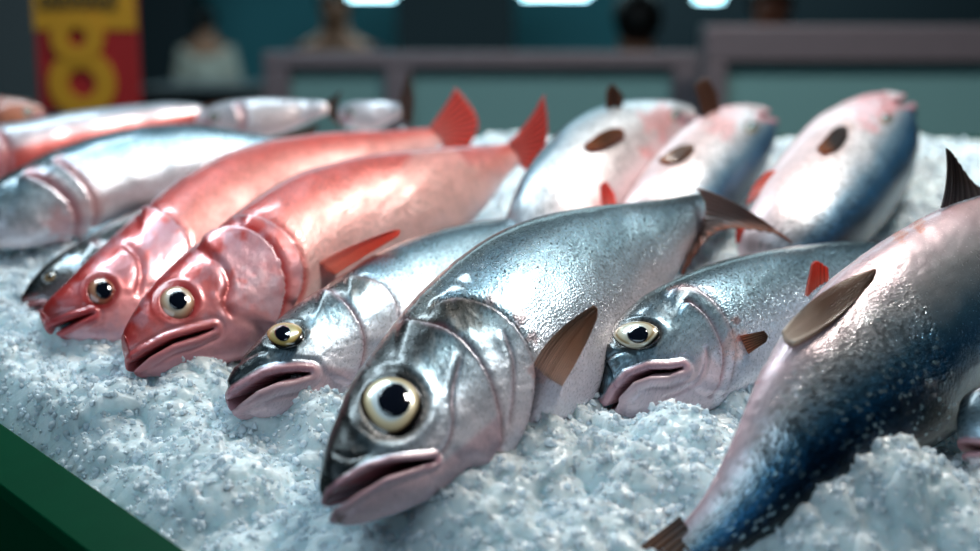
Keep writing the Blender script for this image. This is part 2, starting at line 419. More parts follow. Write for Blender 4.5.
    # quads with doubled corner are avoided: use two-step fans
    fan0 = np.stack([np.full(m // 2, tipi), r0[0::2][: m // 2], r0[1::2][: m // 2], np.roll(r0, -2)[0::2][: m // 2]], -1)
    fan1 = np.stack([np.full(m // 2, tipi + 1), np.roll(r1, -2)[0::2][: m // 2], r1[1::2][: m // 2], r1[0::2][: m // 2]], -1)
    F = np.vstack([F, fan0[:, ::-1], fan1[:, ::-1]])
    col = np.vstack([col, col[0], col[-1]]); col = np.clip(col, 0.002, 0.95)
    scale = np.concatenate([scale, [0, 1]]); sheen = np.concatenate([sheen, [0, 1]])
    gir = np.concatenate([[0], np.cumsum(np.abs(np.diff(cv[: m // 2 + 1])) ** 1.0)])
    angv = mir * (2 * math.pi / m)
    uvv = np.broadcast_to(angv[None, :], (nr, m)) * (np.maximum(Um, 0.35 * Um.max()))[:, None].clip(Um.max() * 0.6)
    UV = np.stack([np.broadcast_to(arc[:, None], (nr, m)), uvv], -1).reshape(-1, 2)
    UV = np.vstack([UV, UV[0], UV[-1]])
    # handedness: outward normals
    e1 = V[F[nr * 3, 1]] - V[F[nr * 3, 0]]; e2 = V[F[nr * 3, 3]] - V[F[nr * 3, 0]]
    ctr = Cc[min(nr - 1, (nr * 3) // m)]
    if np.cross(e1, e2) @ (V[F[nr * 3, 0]] - ctr) < 0: F = F[:, ::-1]
    base = Cc[nr // 2] - BN * (X[nr // 2, 4])
    root = thing(name, label, cat, base, group)
    if mat is None: mat = M_SILVER
    ob = mesh_obj('body', V, F, mat, root, base, col, UV, alpha=scale)
    at = ob.data.attributes.new('sheen', 'FLOAT', 'POINT'); at.data.foreach_set('value', sheen.astype(np.float32))
    fk = np.concatenate([(.12 + .88 * sstep(-.5, .25, vf)) * (1 - .65 * headm), [0, 1]])
    at = ob.data.attributes.new('freck', 'FLOAT', 'POINT'); at.data.foreach_set('value', fk.astype(np.float32))
    info = dict(G=G2, B=B, N=Nn, Cc=Cc, U=U, Nv=N, m=m, u=u, root=root, base=base, T=T)
    if eye:
        for side in (0, 1): make_eye(info, eye, side, pxm)
    for fd in fins: make_fin(info, **fd)
    return info

def surf_at(info, px, py, side=0, umax=None):
    m = info['m']; half = slice(1, m // 2)
    B = info['B'][:, half]; d = np.hypot(B[..., 0] - px, B[..., 1] - py)
    i, j = np.unravel_index(np.argmin(d), d.shape); j += 1
    if side: j = m - j
    return info['G'][i, j], info['N'][i, j], i, j

def make_eye(info, e, side, pxm):
    cx, cy = e['c']; rx, ry = e['r']; ang = math.radians(e.get('a', 0))
    P, n, i, j = surf_at(info, cx, cy, 0)
    # average normal over the socket
    m = info['m']; B = info['B'][:, 1:m // 2]; Nn = info['N'][:, 1:m // 2]
    near = np.hypot(B[..., 0] - cx, B[..., 1] - cy) < max(rx, ry) * 1.1
    n = norm(Nn[near].mean(0)); Gm = info['G'][:, 1:m // 2][near].mean(0)
    def plane(px, py):
        r = ray(px, py); tt = ((P - CAM) @ n) / (r @ n); return CAM + r * tt[..., None]
    na, nr_ = 64, 36
    rho = np.sin(np.linspace(0, 1, nr_) * math.pi / 2) * 1.06
    a = np.arange(na) * 2 * math.pi / na
    R, A = np.meshgrid(rho, a, indexing='ij')
    ax = rx * R * np.cos(A); ay = ry * R * np.sin(A)
    px = cx + ax * math.cos(ang) - ay * math.sin(ang); py = cy + ax * math.sin(ang) + ay * math.cos(ang)
    Pp = plane(px, py)
    dome = pxm * min(rx, ry) * e.get('dome', 0.42)
    Pp = Pp + n * (dome * np.sqrt(np.clip(1.12 - R ** 2, 0, 2)) - pxm * min(rx, ry) * e.get('sink', 0.22))[..., None]
    # back of the eyeball
    Pb = Pp - n * (dome * 1.6 * np.sqrt(np.clip(1.1236 - R ** 2, 0, 2)) + 0.0002)[..., None]
    V = np.vstack([Pp.reshape(-1, 3), Pb.reshape(-1, 3)])
    cen = unp = None
    I = np.arange(nr_ * na).reshape(nr_, na)
    F = np.stack([I[:-1], np.roll(I[:-1], -1, 1), np.roll(I[1:], -1, 1), I[1:]], -1).reshape(-1, 4)
    F2 = F[:, ::-1] + nr_ * na
    rim = np.stack([I[-1], np.roll(I[-1], -1), np.roll(I[-1], -1) + nr_ * na, I[-1] + nr_ * na], -1)
    F = np.vstack([F, F2, rim])
    ic = e.get('iris', [(0, lin(20, 24, 30)), (0.5, lin(225, 235, 235)), (0.66, lin(205, 222, 222)), (0.78, lin(214, 196, 150)), (0.93, lin(190, 170, 130)), (1.0, lin(30, 26, 22)), (1.1, lin(10, 10, 10))])
    pc = e.get('pc', (cx, cy)); pr = e.get('pr', min(rx, ry) * 0.55)
    col = ramp(R.reshape(-1) * (1 + 0.05 * np.sin(A.reshape(-1) * 3)), ic)
    col = np.vstack([col, np.tile(lin(20, 16, 16), (nr_ * na, 1))])
    def mirror(V):
        if not side: return V
        Mc = info['Cc'][i]; nn = info['Nv'][i]
        return V - 2 * ((V - Mc) @ nn)[:, None] * nn
    V = mirror(V)
    ob = mesh_obj('eye', V, F if not side else F[:, ::-1], M_EYE, info['root'], info['base'], col)
    # pupil: a slightly domed lens following the cornea
    rho = np.linspace(0, 1, 8); R, A = np.meshgrid(rho, a, indexing='ij')
    el = e.get('pe', ry / rx)
    ax = pr * R * np.cos(A); ay = pr * el * R * np.sin(A)
    px = pc[0] + ax * math.cos(ang) - ay * math.sin(ang); py = pc[1] + ax * math.sin(ang) + ay * math.cos(ang)
    q0 = (px - cx) * math.cos(ang) + (py - cy) * math.sin(ang); q1 = -(px - cx) * math.sin(ang) + (py - cy) * math.cos(ang)
    RE = np.hypot(q0 / rx, q1 / ry)
    Pp = plane(px, py) + n * (dome * np.sqrt(np.clip(1.12 - RE ** 2, 0, 2)) - pxm * min(rx, ry) * e.get('sink', 0.22) + 0.0004 + 0.0003 * (1 - R ** 2))[..., None]
    Pb = Pp - n * 0.0006
    V = mirror(np.vstack([Pp.reshape(-1, 3), Pb.reshape(-1, 3)])); n8 = 8
    I = np.arange(n8 * na).reshape(n8, na)
    F = np.stack([I[:-1], np.roll(I[:-1], -1, 1), np.roll(I[1:], -1, 1), I[1:]], -1).reshape(-1, 4)
    rim = np.stack([I[-1], np.roll(I[-1], -1), np.roll(I[-1], -1) + n8 * na, I[-1] + n8 * na], -1)
    F = np.vstack([F, F[:, ::-1] + n8 * na, rim])
    pu = mesh_obj('pupil', V, F if not side else F[:, ::-1], M_PUPIL, ob, info['base'])

def make_fin(info, name, base, tip, cols, lift=0.004, dz=(0, 0), rays=14, thick=0.0009, onbody=True, both=False, curl=0.0, mid=None, t=None, hug=None):
    """base / tip: matching pixel polylines along the root and the free edge; dz: depth offset (m) at root and edge"""
    nu, nv = max(24, rays * 6), 26
    b = dense(base, nu); tp = dense(tip, nu)
    w = np.linspace(0, 1, nv)
    if mid is not None:
        md = dense(mid, nu)
        P2 = ((1 - w) ** 2)[None, :, None] * b[:, None] + (2 * w * (1 - w))[None, :, None] * md[:, None] + (w ** 2)[None, :, None] * tp[:, None]
    else:
        P2 = b[:, None] * (1 - w)[None, :, None] + tp[:, None] * w[None, :, None]
    if t is not None:
        tb = np.full(nu, float(t))
    else:
        tb = np.empty(nu)
        for k in range(nu):
            P, n, i, j = surf_at(info, *b[k]); tb[k] = (P - CAM) @ FW
        if not onbody:
            for k in range(nu):
                P, n, i, j = surf_at(info, *b[k]); tb[k] = (info['Cc'][i] - CAM) @ FW
        tb = np.convolve(np.pad(tb, 4, mode='edge'), np.ones(9) / 9, 'valid')
    D = tb[:, None] + dz[0] + (dz[1] - dz[0]) * w[None, :] + curl * np.sin(w * math.pi)[None, :]
    a = np.linspace(0, 1, nu)
    if hug is not None:      # the fin lies flat against the flank
        for k in range(nu):
            for q in range(nv):
                D[k, q] = (surf_at(info, *P2[k, q])[0] - CAM) @ FW - hug
        aa, bb = np.meshgrid(np.linspace(0, 1, nu), w, indexing='ij'); aa = aa.ravel(); bb = bb.ravel()
        M_ = np.stack([aa * 0 + 1, aa, bb, aa * bb, aa ** 2, bb ** 2, aa * bb ** 2, bb ** 3], -1)
        D = (M_ @ np.linalg.lstsq(M_, D.ravel(), rcond=None)[0]).reshape(nu, nv)
    P = unproj(P2[..., 0], P2[..., 1], D)
    # shrink root into the body
    n = norm(np.cross(np.gradient(P, axis=0), np.gradient(P, axis=1)))
    if (n.mean((0, 1)) @ (CAM - P.mean((0, 1)))) < 0: n = -n
    ridge = np.cos(a * rays * 2 * math.pi)[:, None] * (0.0005 + 0 * w)[None, :]
    th = thick * (1 - 0.75 * w)[None, :] * np.ones((nu, 1))
    P = P + n * ridge[..., None]
    Pf = P + n * th[..., None]; Pb = P - n * th[..., None]
    V = np.vstack([Pf.reshape(-1, 3), Pb.reshape(-1, 3)])
    I = np.arange(nu * nv).reshape(nu, nv); o = nu * nv
    F = np.stack([I[:-1, :-1], I[1:, :-1], I[1:, 1:], I[:-1, 1:]], -1).reshape(-1, 4)
    loop = np.concatenate([I[:, 0], I[-1, 1:], I[-2::-1, -1], I[0, -2:0:-1]]); l2 = np.roll(loop, -1)
    F = np.vstack([F, F[:, ::-1] + o, np.stack([loop, l2, l2 + o, loop + o], -1)[:, ::-1]])
    c0, c1, c2 = [np.asarray(x) for x in cols]         # root, middle, edge
    ww = w[None, :, None]
    col = np.where(ww < 0.5, c0 + (c1 - c0) * ww * 2, c1 + (c2 - c1) * (ww - 0.5) * 2) * np.ones((nu, 1, 1))
    col = col * (0.62 + 0.75 * (0.5 + 0.5 * np.cos(a * rays * 2 * math.pi))[:, None, None])
    col = np.vstack([col.reshape(-1, 3)] * 2)
    ob = mesh_obj(name, V, F, M_FIN, info['root'], info['base'], col)
    return ob

def with_k(rows, kmax=0.55, tail=0.35):
    """rows (Dx,Dy,Vx,Vy,z) -> add a thickness ratio that tapers to the tail"""
    n = len(rows); outr = []
    for i, r in enumerate(rows):
        f = i / (n - 1); k = kmax if f < 0.55 else kmax + (tail - kmax) * (f - 0.55) / 0.45
        outr.append(tuple(r) + (k,))
    return outr

BRN = lin(158, 116, 90); BRD = lin(104, 74, 60); BRP = lin(205, 172, 152)
# ---- A: the big silver fish in the middle
A = [(331, 500, 331, 500, .040), (321, 474, 341, 523, .040), (325, 450, 365, 522, .042), (333, 420, 400, 510, .044), (345, 392, 432, 494, .046),
     (362, 362, 467, 474, .048), (385, 330, 502, 454, .050), (412, 298, 535, 436, .052), (448, 263, 566, 418, .054), (490, 236, 600, 392, .056),
     (535, 220, 628, 355, .058), (585, 210, 650, 315, .060), (635, 203, 670, 285, .062), (672, 197, 684, 258, .064), (697, 193, 697, 237, .066), (712, 193, 710, 226, .066)]
fA = build_fish('silver_fish', 'large silver fish in the centre with a dark head and gaping pink mouth', None,
    with_k(A, .56, .3), nseg=420, m=400, headu=8, headfrac=.62, phi=28, headdark=.95, seed=3,
    mouth=[(316, 503), (330, 496), (350, 482), (368, 471), (390, 464), (415, 462), (434, 460), (415, 467), (383, 477), (357, 492), (341, 504), (322, 514)],
    lipw=7, lipc=lin(196, 140, 150),
    jaw=([(325, 512), (341, 503), (360, 495), (385, 481), (420, 470), (445, 462), (470, 440), (492, 420), (500, 460), (440, 530), (330, 545)], lin(205, 165, 172), .75, 6),
    gills=[([(396, 322), (420, 326), (446, 334), (470, 354), (486, 382), (494, 412), (494, 440), (480, 470)], .0032, 26, lin(150, 88, 98), 3.2),
           ([(425, 312), (455, 302), (489, 310), (515, 332), (531, 366), (529, 405), (518, 435), (500, 462)], .0030, 16, lin(96, 50, 50), 2.4)],
    crease=[([(462, 352), (452, 392), (452, 430), (440, 456), (418, 474)], .0010, lin(150, 110, 118), 3.0),
            ([(500, 330), (512, 362), (512, 400), (506, 430)], .0008, lin(150, 120, 130), 2.4),
            ([(333, 452), (350, 458), (372, 452)], .0008, lin(20, 22, 24), 3)],
    eye=dict(c=(391, 405), r=(31.5, 30.5), pc=(394, 405), pr=16.5, pe=1.0, dome=.42, sink=.16, rw=.18, ring=lin(14, 13, 12), iris=[(0, lin(20, 24, 30)), (.48, lin(222, 234, 238)), (.6, lin(205, 222, 226)), (.68, lin(226, 214, 180)), (.82, lin(205, 186, 146)), (.87, lin(120, 96, 70)), (.9, lin(12, 11, 10)), (1.1, lin(8, 8, 8))]),
    blot=[(337, 519, 9, lin(96, 60, 44), .7), (520, 318, 9, lin(110, 50, 40), .7), (490, 300, 7, lin(110, 60, 45), .6), (533, 338, 7, lin(120, 60, 45), .6), (425, 305, 26, lin(46, 44, 34), .75), (470, 312, 22, lin(54, 50, 38), .7),
          (352, 436, 5, lin(8, 9, 10), .9), (537, 372, 12, lin(200, 150, 145), .6), (412, 415, 10, lin(120, 96, 84), .45)],
    fins=[dict(name='pectoral_fin', base=[(533, 366), (545, 378), (560, 386)], tip=[(594, 306), (597, 308), (596, 318)], mid=[(548, 330), (566, 338), (582, 352)], cols=(lin(225, 200, 186), lin(196, 158, 132), lin(150, 108, 84)), dz=(.002, -.004), rays=20),
          dict(name='tail_fin', base=[(697, 188), (706, 205), (700, 232), (690, 252)], tip=[(792, 243), (768, 232), (716, 232), (682, 276)], mid=[(736, 196), (740, 216), (712, 226), (690, 246)], cols=(lin(170, 140, 130), lin(140, 112, 104), lin(170, 108, 84)), dz=(0, -.03), rays=14, t=.94, onbody=False)])

# ---- B: behind left, gold eye, open mouth
Bs = [(229, 400, 229, 400, .024), (227, 380, 237, 414, .025), (240, 358, 264, 417, .027), (259, 336, 295, 411, .029), (282, 314, 328, 401, .030),
      (310, 295, 358, 388, .030), (340, 275, 390, 370, .030), (372, 256, 424, 350, .030), (415, 238, 462, 328, .030), (465, 225, 502, 302, .028), (515, 219, 540, 274, .026), (560, 217, 575, 250, .022), (588, 220, 597, 240, .018)]
fB = build_fish('silver_fish', 'slimmer silver fish with a gold eye and open mouth, just left of the central one', None,
    with_k(Bs, .62, .3), nseg=340, m=300, headu=6.5, headfrac=.62, phi=40, headdark=.9, seed=11,
    mouth=[(220, 408), (233, 399), (246, 390), (264, 379), (278, 375), (297, 373), (309, 374), (292, 379), (275, 382), (256, 390), (241, 401), (224, 416)],
    lipw=9.5, lipc=lin(190, 118, 126),
    jaw=([(226, 408), (241, 400), (258, 391), (276, 383), (300, 379), (322, 366), (350, 372), (330, 420), (230, 430)], lin(210, 172, 176), .8, 6),
    gills=[([(318, 291), (333, 297), (347, 310), (358, 329), (361, 350), (355, 371), (345, 388)], .0030, 18, lin(170, 110, 118), 3),
           ([(343, 279), (362, 279), (381, 287), (394, 304), (399, 325), (396, 350)], .0026, 14, lin(120, 80, 84), 2.6)],
    crease=[([(233, 366), (252, 354), (268, 350)], .0008, lin(20, 22, 24), 2.5)],
    eye=dict(c=(285, 335), r=(18.5, 11), a=-8, pc=(285, 338), pr=8, pe=.8, dome=.7, sink=.1, rw=.22, brow=True, ring=lin(14, 14, 14),
             iris=[(0, lin(60, 50, 30)), (.4, lin(205, 190, 140)), (.7, lin(220, 196, 130)), (.92, lin(196, 160, 90)), (1.0, lin(30, 26, 20)), (1.1, lin(10, 10, 10))]),
    blot=[(352, 285, 20, lin(46, 44, 36), .6), (315, 335, 8, lin(150, 120, 100), .5)],
    fins=[dict(name='tail_fin', base=[(586, 217), (592, 230), (594, 242)], tip=[(640, 215), (625, 232), (635, 262)], cols=(BRN, BRN, BRD), onbody=False, rays=8),
          dict(name='pectoral_fin', base=[(420, 300), (424, 310), (428, 320)], tip=[(468, 276), (474, 286), (476, 300)], cols=(BRP, BRN, BRD), rays=8)])

# ---- C: right of the centre, closed pink mouth
Cs = [(602, 394, 602, 394, .030), (596, 362, 616, 415, .030), (601, 342, 640, 420, .032), (613, 320, 668, 421, .034), (631, 302, 695, 415, .036),
      (655, 288, 722, 404, .037), (682, 276, 748, 388, .038), (715, 264, 777, 368, .038), (755, 254, 808, 346, .038), (800, 247, 842, 322, .036), (845, 243, 877, 298, .034), (885, 242, 905, 278, .03), (912, 244, 923, 266, .026)]
fC = build_fish('silver_fish', 'silver fish with a closed downturned mouth, between the central fish and the blue-backed one', None,
    with_k(Cs, .62, .3), nseg=340, m=320, headu=6.5, headfrac=.64, phi=30, headdark=.35, seed=17,
    mouth=[(600, 418), (609, 407), (616, 393), (630, 378), (648, 371), (668, 371), (681, 369), (668, 374), (648, 375), (632, 381), (619, 395), (612, 412), (604, 424)],
    lipw=8, lipc=lin(206, 150, 158), mcav=.45,
    jaw=([(607, 420), (618, 398), (634, 382), (660, 376), (686, 372), (704, 352), (716, 370), (712, 410), (640, 435)], lin(218, 190, 194), .8, 6),
    gills=[([(682, 303), (700, 315), (712, 333), (719, 355), (716, 378), (706, 398)], .0028, 18, lin(185, 125, 132), 2.6),
           ([(664, 292), (690, 290), (712, 303), (727, 326), (733, 352), (729, 378), (720, 398)], .0024, 12, lin(150, 110, 112), 2.4)],
    crease=[([(703, 345), (705, 362), (697, 381), (680, 392), (660, 400)], .0009, lin(180, 120, 128), 2.0),
            ([(600, 366), (610, 356), (624, 352), (640, 354)], .0008, lin(30, 32, 34), 2.4)],
    eye=dict(c=(636, 335), r=(22.5, 13), a=-6, pc=(639, 338), pr=10.5, pe=.72, dome=.6, sink=.14, rw=.16, ring=lin(30, 24, 18),
             iris=[(0, lin(60, 60, 50)), (.4, lin(225, 225, 215)), (.72, lin(222, 210, 180)), (.84, lin(150, 115, 60)), (.93, lin(225, 215, 190)), (1.0, lin(30, 26, 20)), (1.1, lin(10, 10, 10))]),
    blot=[(736, 320, 5, lin(140, 80, 60), .7), (739, 338, 4, lin(200, 80, 60), .8), (617, 364, 5, lin(30, 26, 24), .7), (735, 344, 16, lin(226, 176, 160), .5)],
    fins=[dict(name='pectoral_fin', base=[(740, 336), (744, 345), (748, 354)], tip=[(764, 331), (768, 336), (766, 342)], cols=(lin(200, 130, 100), BRN, BRD), rays=8),
          dict(name='tail_fin', base=[(910, 242), (918, 256), (921, 268)], tip=[(960, 240), (948, 258), (955, 290)], cols=(BRN, BRN, BRD), onbody=False, rays=8)])

# ---- D: the blue-backed fish, belly up-left, tail at lower left
Ds = [(1120, 195, 1120, 195, .05), (1128, 218, 1094, 176, .05), (1112, 264, 1058, 180, .052), (1082, 312, 1018, 186, .055), (1046, 352, 978, 193, .058),
      (1008, 387, 938, 208, .060), (968, 420, 898, 229, .060), (928, 447, 858, 256, .060), (890, 470, 820, 290, .058), (852, 492, 786, 330, .054), (818, 512, 760, 372, .046),
      (788, 530, 741, 418, .036), (762, 545, 722, 462, .026), (742, 556, 702, 497, .018), (722, 566, 684, 521, .010), (710, 572, 676, 532, .006)]
fD = build_fish('silver_fish', 'big blue-backed fish at the right with sparkling scales and a brown feathery fin', None,
    with_k(Ds, .56, .32), nseg=300, m=260, headu=4, headfrac=.22, phi=-13, pal='big', mat=M_BIG, seed=23,
    gills=[([(1040, 175), (1022, 220), (1030, 270), (1060, 330)], .0028, 16, lin(140, 90, 96), 3)],
    eye=dict(c=(1092, 220), r=(12, 11), pr=6), 
    mouth=[(1126, 186), (1112, 190), (1098, 192), (1110, 195), (1128, 192)], lipw=5,
    blot=[(752, 372, 10, lin(200, 70, 70), .5), (745, 385, 5, lin(200, 70, 70), .4), (800, 330, 20, lin(240, 214, 210), .5), (900, 235, 9, lin(215, 120, 80), .7), (918, 224, 8, lin(215, 120, 80), .7)],
    fins=[dict(name='pectoral_fin', base=[(783, 334), (784, 341), (792, 344)], tip=[(868, 272), (876, 270), (872, 280)], mid=[(816, 289), (826, 304), (842, 323)], cols=(lin(230, 214, 200), lin(140, 106, 84), lin(130, 94, 70)), hug=.0022, rays=14),
          dict(name='pelvic_fin', base=[(806, 296), (815, 288), (828, 280)], tip=[(812, 264), (817, 261), (828, 268)], cols=(lin(250, 170, 150), lin(246, 130, 108), lin(240, 112, 92)), onbody=False, rays=7),
          dict(name='anal_fin', base=[(941, 208), (958, 202), (985, 194)], tip=[(946, 148), (954, 156), (972, 184)], mid=[(950, 180), (960, 180), (980, 188)], cols=(lin(110, 104, 104), lin(84, 72, 68), lin(66, 52, 48)), onbody=False, rays=9),
          dict(name='tail_fin', base=[(680, 516), (692, 535), (704, 556), (716, 574)], tip=[(622, 560), (650, 572), (668, 600), (700, 640)], cols=(lin(110, 90, 84), BRN, BRD), onbody=False, rays=12)])

# ---- E: sliver of a fish at the right edge
Es = [(957, 434, 957, 434, .036), (961, 406, 968, 462, .036), (980, 384, 992, 488, .038), (1020, 366, 1034, 506, .038), (1068, 352, 1080, 516, .04), (1120, 344, 1130, 506, .04), (1175, 344, 1180, 476, .038), (1225, 352, 1226, 436, .035), (1260, 366, 1260, 408, .03)]
fE = build_fish('silver_fish', 'fish at the right edge with only its brownish snout in the frame', None,
    with_k(Es, .56, .3), nseg=150, m=140, headu=4, headfrac=.4, phi=28, seed=31, headdark=.6,
    mouth=[(955, 448), (966, 444), (980, 446), (992, 450), (980, 450), (966, 450), (957, 456)], lipw=6,
    gills=[([(1040, 356), (1070, 380), (1084, 430), (1074, 490)], .003, 16, lin(140, 90, 96), 3)],
    eye=dict(c=(1000, 412), r=(13, 12), pr=6.5),
    fins=[dict(name='tail_fin', base=[(1258, 362), (1262, 388), (1258, 410)], tip=[(1330, 330), (1310, 388), (1325, 450)], cols=(BRN, BRN, BRD), onbody=False, rays=8)])

# ---- F: front red fish
RF = [lin(250, 165, 150), lin(248, 128, 110), lin(244, 110, 92)]
Fs = [(124, 353, 124, 353, .036), (121, 334, 133, 371, .036), (134, 308, 162, 374, .038), (155, 280, 198, 368, .040), (182, 254, 236, 358, .042), (212, 229, 272, 345, .044),
      (246, 203, 308, 326, .046), (286, 180, 346, 302, .048), (330, 166, 386, 280, .050), (375, 157, 425, 258, .052), (420, 152, 458, 234, .052), (462, 148, 488, 204, .052), (495, 145, 508, 176, .052), (512, 143, 521, 162, .052)]
REDLIP = lin(205, 96, 96)
fF = build_fish('red_fish', 'bright red fish in front, its whole head showing above the ice', None,
    with_k(Fs, .58, .3), nseg=280, m=260, headu=6.5, headfrac=.6, phi=32, pal='red', headpal='redhead', mat=M_RED, seed=41,
    mouth=[(118, 376), (130, 364), (145, 354), (169, 341), (193, 334), (213, 329), (194, 337), (170, 344), (147, 357), (134, 368), (122, 382)], lipw=7, lipc=REDLIP, mcav=.4,
    gills=[([(196, 248), (212, 236), (230, 230), (250, 234), (268, 247), (279, 268), (282, 292), (277, 315), (268, 334)], .0036, 22, lin(196, 50, 50), 4),
           ([(240, 214), (264, 219), (286, 234), (299, 257), (302, 282), (294, 306)], .0020, 12, lin(196, 60, 56), 3.6)],
    crease=[([(203, 252), (222, 266), (229, 284), (225, 304), (236, 320)], .0014, lin(190, 60, 58), 4)],
    eye=dict(c=(177, 302), r=(18, 16.5), pc=(178, 303), pr=9, pe=1.0, dome=.5, rw=.3, ring=lin(170, 36, 36),
             iris=[(0, lin(40, 30, 30)), (.5, lin(222, 214, 200)), (.75, lin(214, 180, 150)), (.95, lin(190, 120, 95)), (1.05, lin(130, 30, 30))]),
    jaw=([(128, 372), (147, 358), (172, 345), (200, 337), (225, 324), (250, 330), (240, 370), (140, 385)], lin(226, 150, 156), .7, 5),
    blot=[(246, 262, 30, lin(214, 176, 190), .6), (258, 290, 24, lin(222, 190, 200), .5), (160, 290, 24, lin(190, 48, 44), .5), (130, 345, 12, lin(190, 44, 46), .6), (440, 190, 45, lin(240, 190, 180), .5)],  # the last pale patch paints the warm highlight on the body
    fins=[dict(name='pectoral_fin', base=[(320, 262), (326, 268), (336, 274)], tip=[(392, 231), (400, 230), (398, 236)], mid=[(350, 244), (358, 248), (368, 254)], cols=[lin(252, 196, 180), lin(250, 166, 148), lin(248, 150, 132)], dz=(0, -.004), rays=10),
          dict(name='tail_fin', base=[(508, 142), (514, 152), (517, 164)], tip=[(544, 94), (547, 138), (530, 190)], mid=[(530, 124), (532, 142), (528, 168)], cols=RF, onbody=False, rays=12)])

# ---- G: the red fish behind it
Gs = [(44, 324, 44, 324, .028), (41, 312, 57, 334, .028), (57, 293, 92, 342, .030), (80, 267, 128, 340, .032), (109, 238, 163, 328, .034), (139, 210, 195, 308, .036),
      (172, 185, 229, 284, .038), (210, 163, 266, 260, .040), (255, 147, 304, 236, .042), (305, 138, 344, 212, .044), (350, 134, 382, 190, .045), (390, 132, 410, 168, .046), (420, 129, 432, 152, .046), (434, 128, 442, 144, .046)]
fG = build_fish('red_fish', 'second red fish, lying behind the front red one at its left', None,
    with_k(Gs, .58, .3), nseg=220, m=200, headu=6, headfrac=.58, phi=32, pal='red', headpal='redhead', mat=M_RED, seed=47,
    mouth=[(38, 338), (52, 328), (72, 320), (92, 314), (74, 323), (55, 332), (42, 342)], lipw=6, lipc=lin(196, 70, 74), mcav=.4,
    gills=[([(140, 208), (158, 212), (176, 226), (186, 246), (186, 272), (176, 300)], .0032, 20, lin(190, 50, 50), 4)],
    crease=[([(122, 240), (138, 256), (141, 276), (136, 298)], .0014, lin(180, 50, 50), 4)],
    eye=dict(c=(101, 291), r=(14.5, 14), pc=(104, 292), pr=8.5, pe=1.0, dome=.5, rw=.3, ring=lin(150, 34, 34),
             iris=[(0, lin(40, 30, 30)), (.5, lin(190, 140, 110)), (.75, lin(176, 110, 84)), (1.0, lin(130, 40, 36))]),
    blot=[(162, 250, 26, lin(200, 166, 184), .65), (75, 310, 30, lin(176, 40, 42), .5)],
    fins=[dict(name='tail_fin', base=[(430, 127), (437, 136), (441, 146)], tip=[(456, 88), (478, 122), (462, 160)], mid=[(444, 110), (456, 128), (452, 150)], cols=RF, onbody=False, rays=12)])

# ---- H: small dark fish behind the red ones
Hs = [(22, 307, 22, 307, .012), (22, 295, 32, 318, .012), (38, 273, 62, 322, .014), (60, 254, 97, 314, .016), (90, 236, 132, 296, .016), (120, 220, 165, 270, .014), (150, 206, 193, 242, .010), (176, 196, 210, 222, .006), (190, 194, 216, 212, .004)]
build_fish('dark_fish', 'small dark fish whose brown snout pokes out at far left behind the red fish', None,
    with_k(Hs, .5, .3), nseg=130, m=120, headu=4, headfrac=.5, phi=30, pal='dark', seed=53,
    mouth=[(14, 316), (28, 309), (42, 306), (30, 312), (18, 320)], lipw=5, lipc=lin(150, 80, 84),
    gills=[([(88, 240), (106, 252), (112, 272), (108, 296)], .002, 12, lin(120, 80, 80), 3)],
    eye=dict(c=(50, 277), r=(7, 4.5), a=-30, pr=3, rw=.4, iris=[(0, lin(60, 50, 30)), (.6, lin(150, 120, 80)), (1, lin(50, 40, 30))]),
    blot=[(72, 262, 10, lin(170, 190, 205), .6), (30, 305, 12, lin(140, 70, 66), .6)],
    fins=[dict(name='tail_fin', base=[(186, 194), (200, 202), (214, 214)], tip=[(222, 184), (222, 198), (240, 206)], cols=(BRD, BRD, BRD), onbody=False, rays=6)])

# ---- I: silver fish behind at left
Is = [(-48, 226, -48, 226, .034), (-44, 210, -40, 242, .034), (-20, 192, -12, 248, .036), (5, 177, 26, 246, .038), (40, 158, 72, 234, .040), (82, 142, 112, 220, .042), (126, 131, 152, 207, .044), (172, 126, 194, 190, .044), (216, 128, 233, 173, .044), (254, 134, 267, 160, .044), (280, 139, 288, 155, .044)]
build_fish('silver_fish', 'broad silver fish at left behind the red fish, head cut by the frame', None,
    with_k(Is, .56, .3), nseg=160, m=140, headu=4.6, headfrac=.45, phi=30, seed=59, headdark=.5,
    mouth=[(-56, 238), (-44, 230), (-30, 228), (-44, 234), (-52, 242)], lipw=5,
    gills=[([(20, 176), (52, 190), (70, 210), (72, 236)], .004, 18, lin(180, 110, 116), 6), ([(50, 160), (78, 180), (92, 205), (88, 232)], .003, 14, lin(180, 120, 124), 5)],
    eye=dict(c=(-12, 214), r=(10, 9), pr=5),
    blot=[(60, 222, 16, lin(206, 130, 132), .6), (25, 215, 18, lin(120, 132, 140), .6), (95, 205, 14, lin(214, 170, 170), .5)],
    fins=[dict(name='tail_fin', base=[(278, 138), (284, 147), (286, 156)], tip=[(320, 124), (308, 146), (316, 168)], cols=(BRN, BRN, BRD), onbody=False, rays=8)])

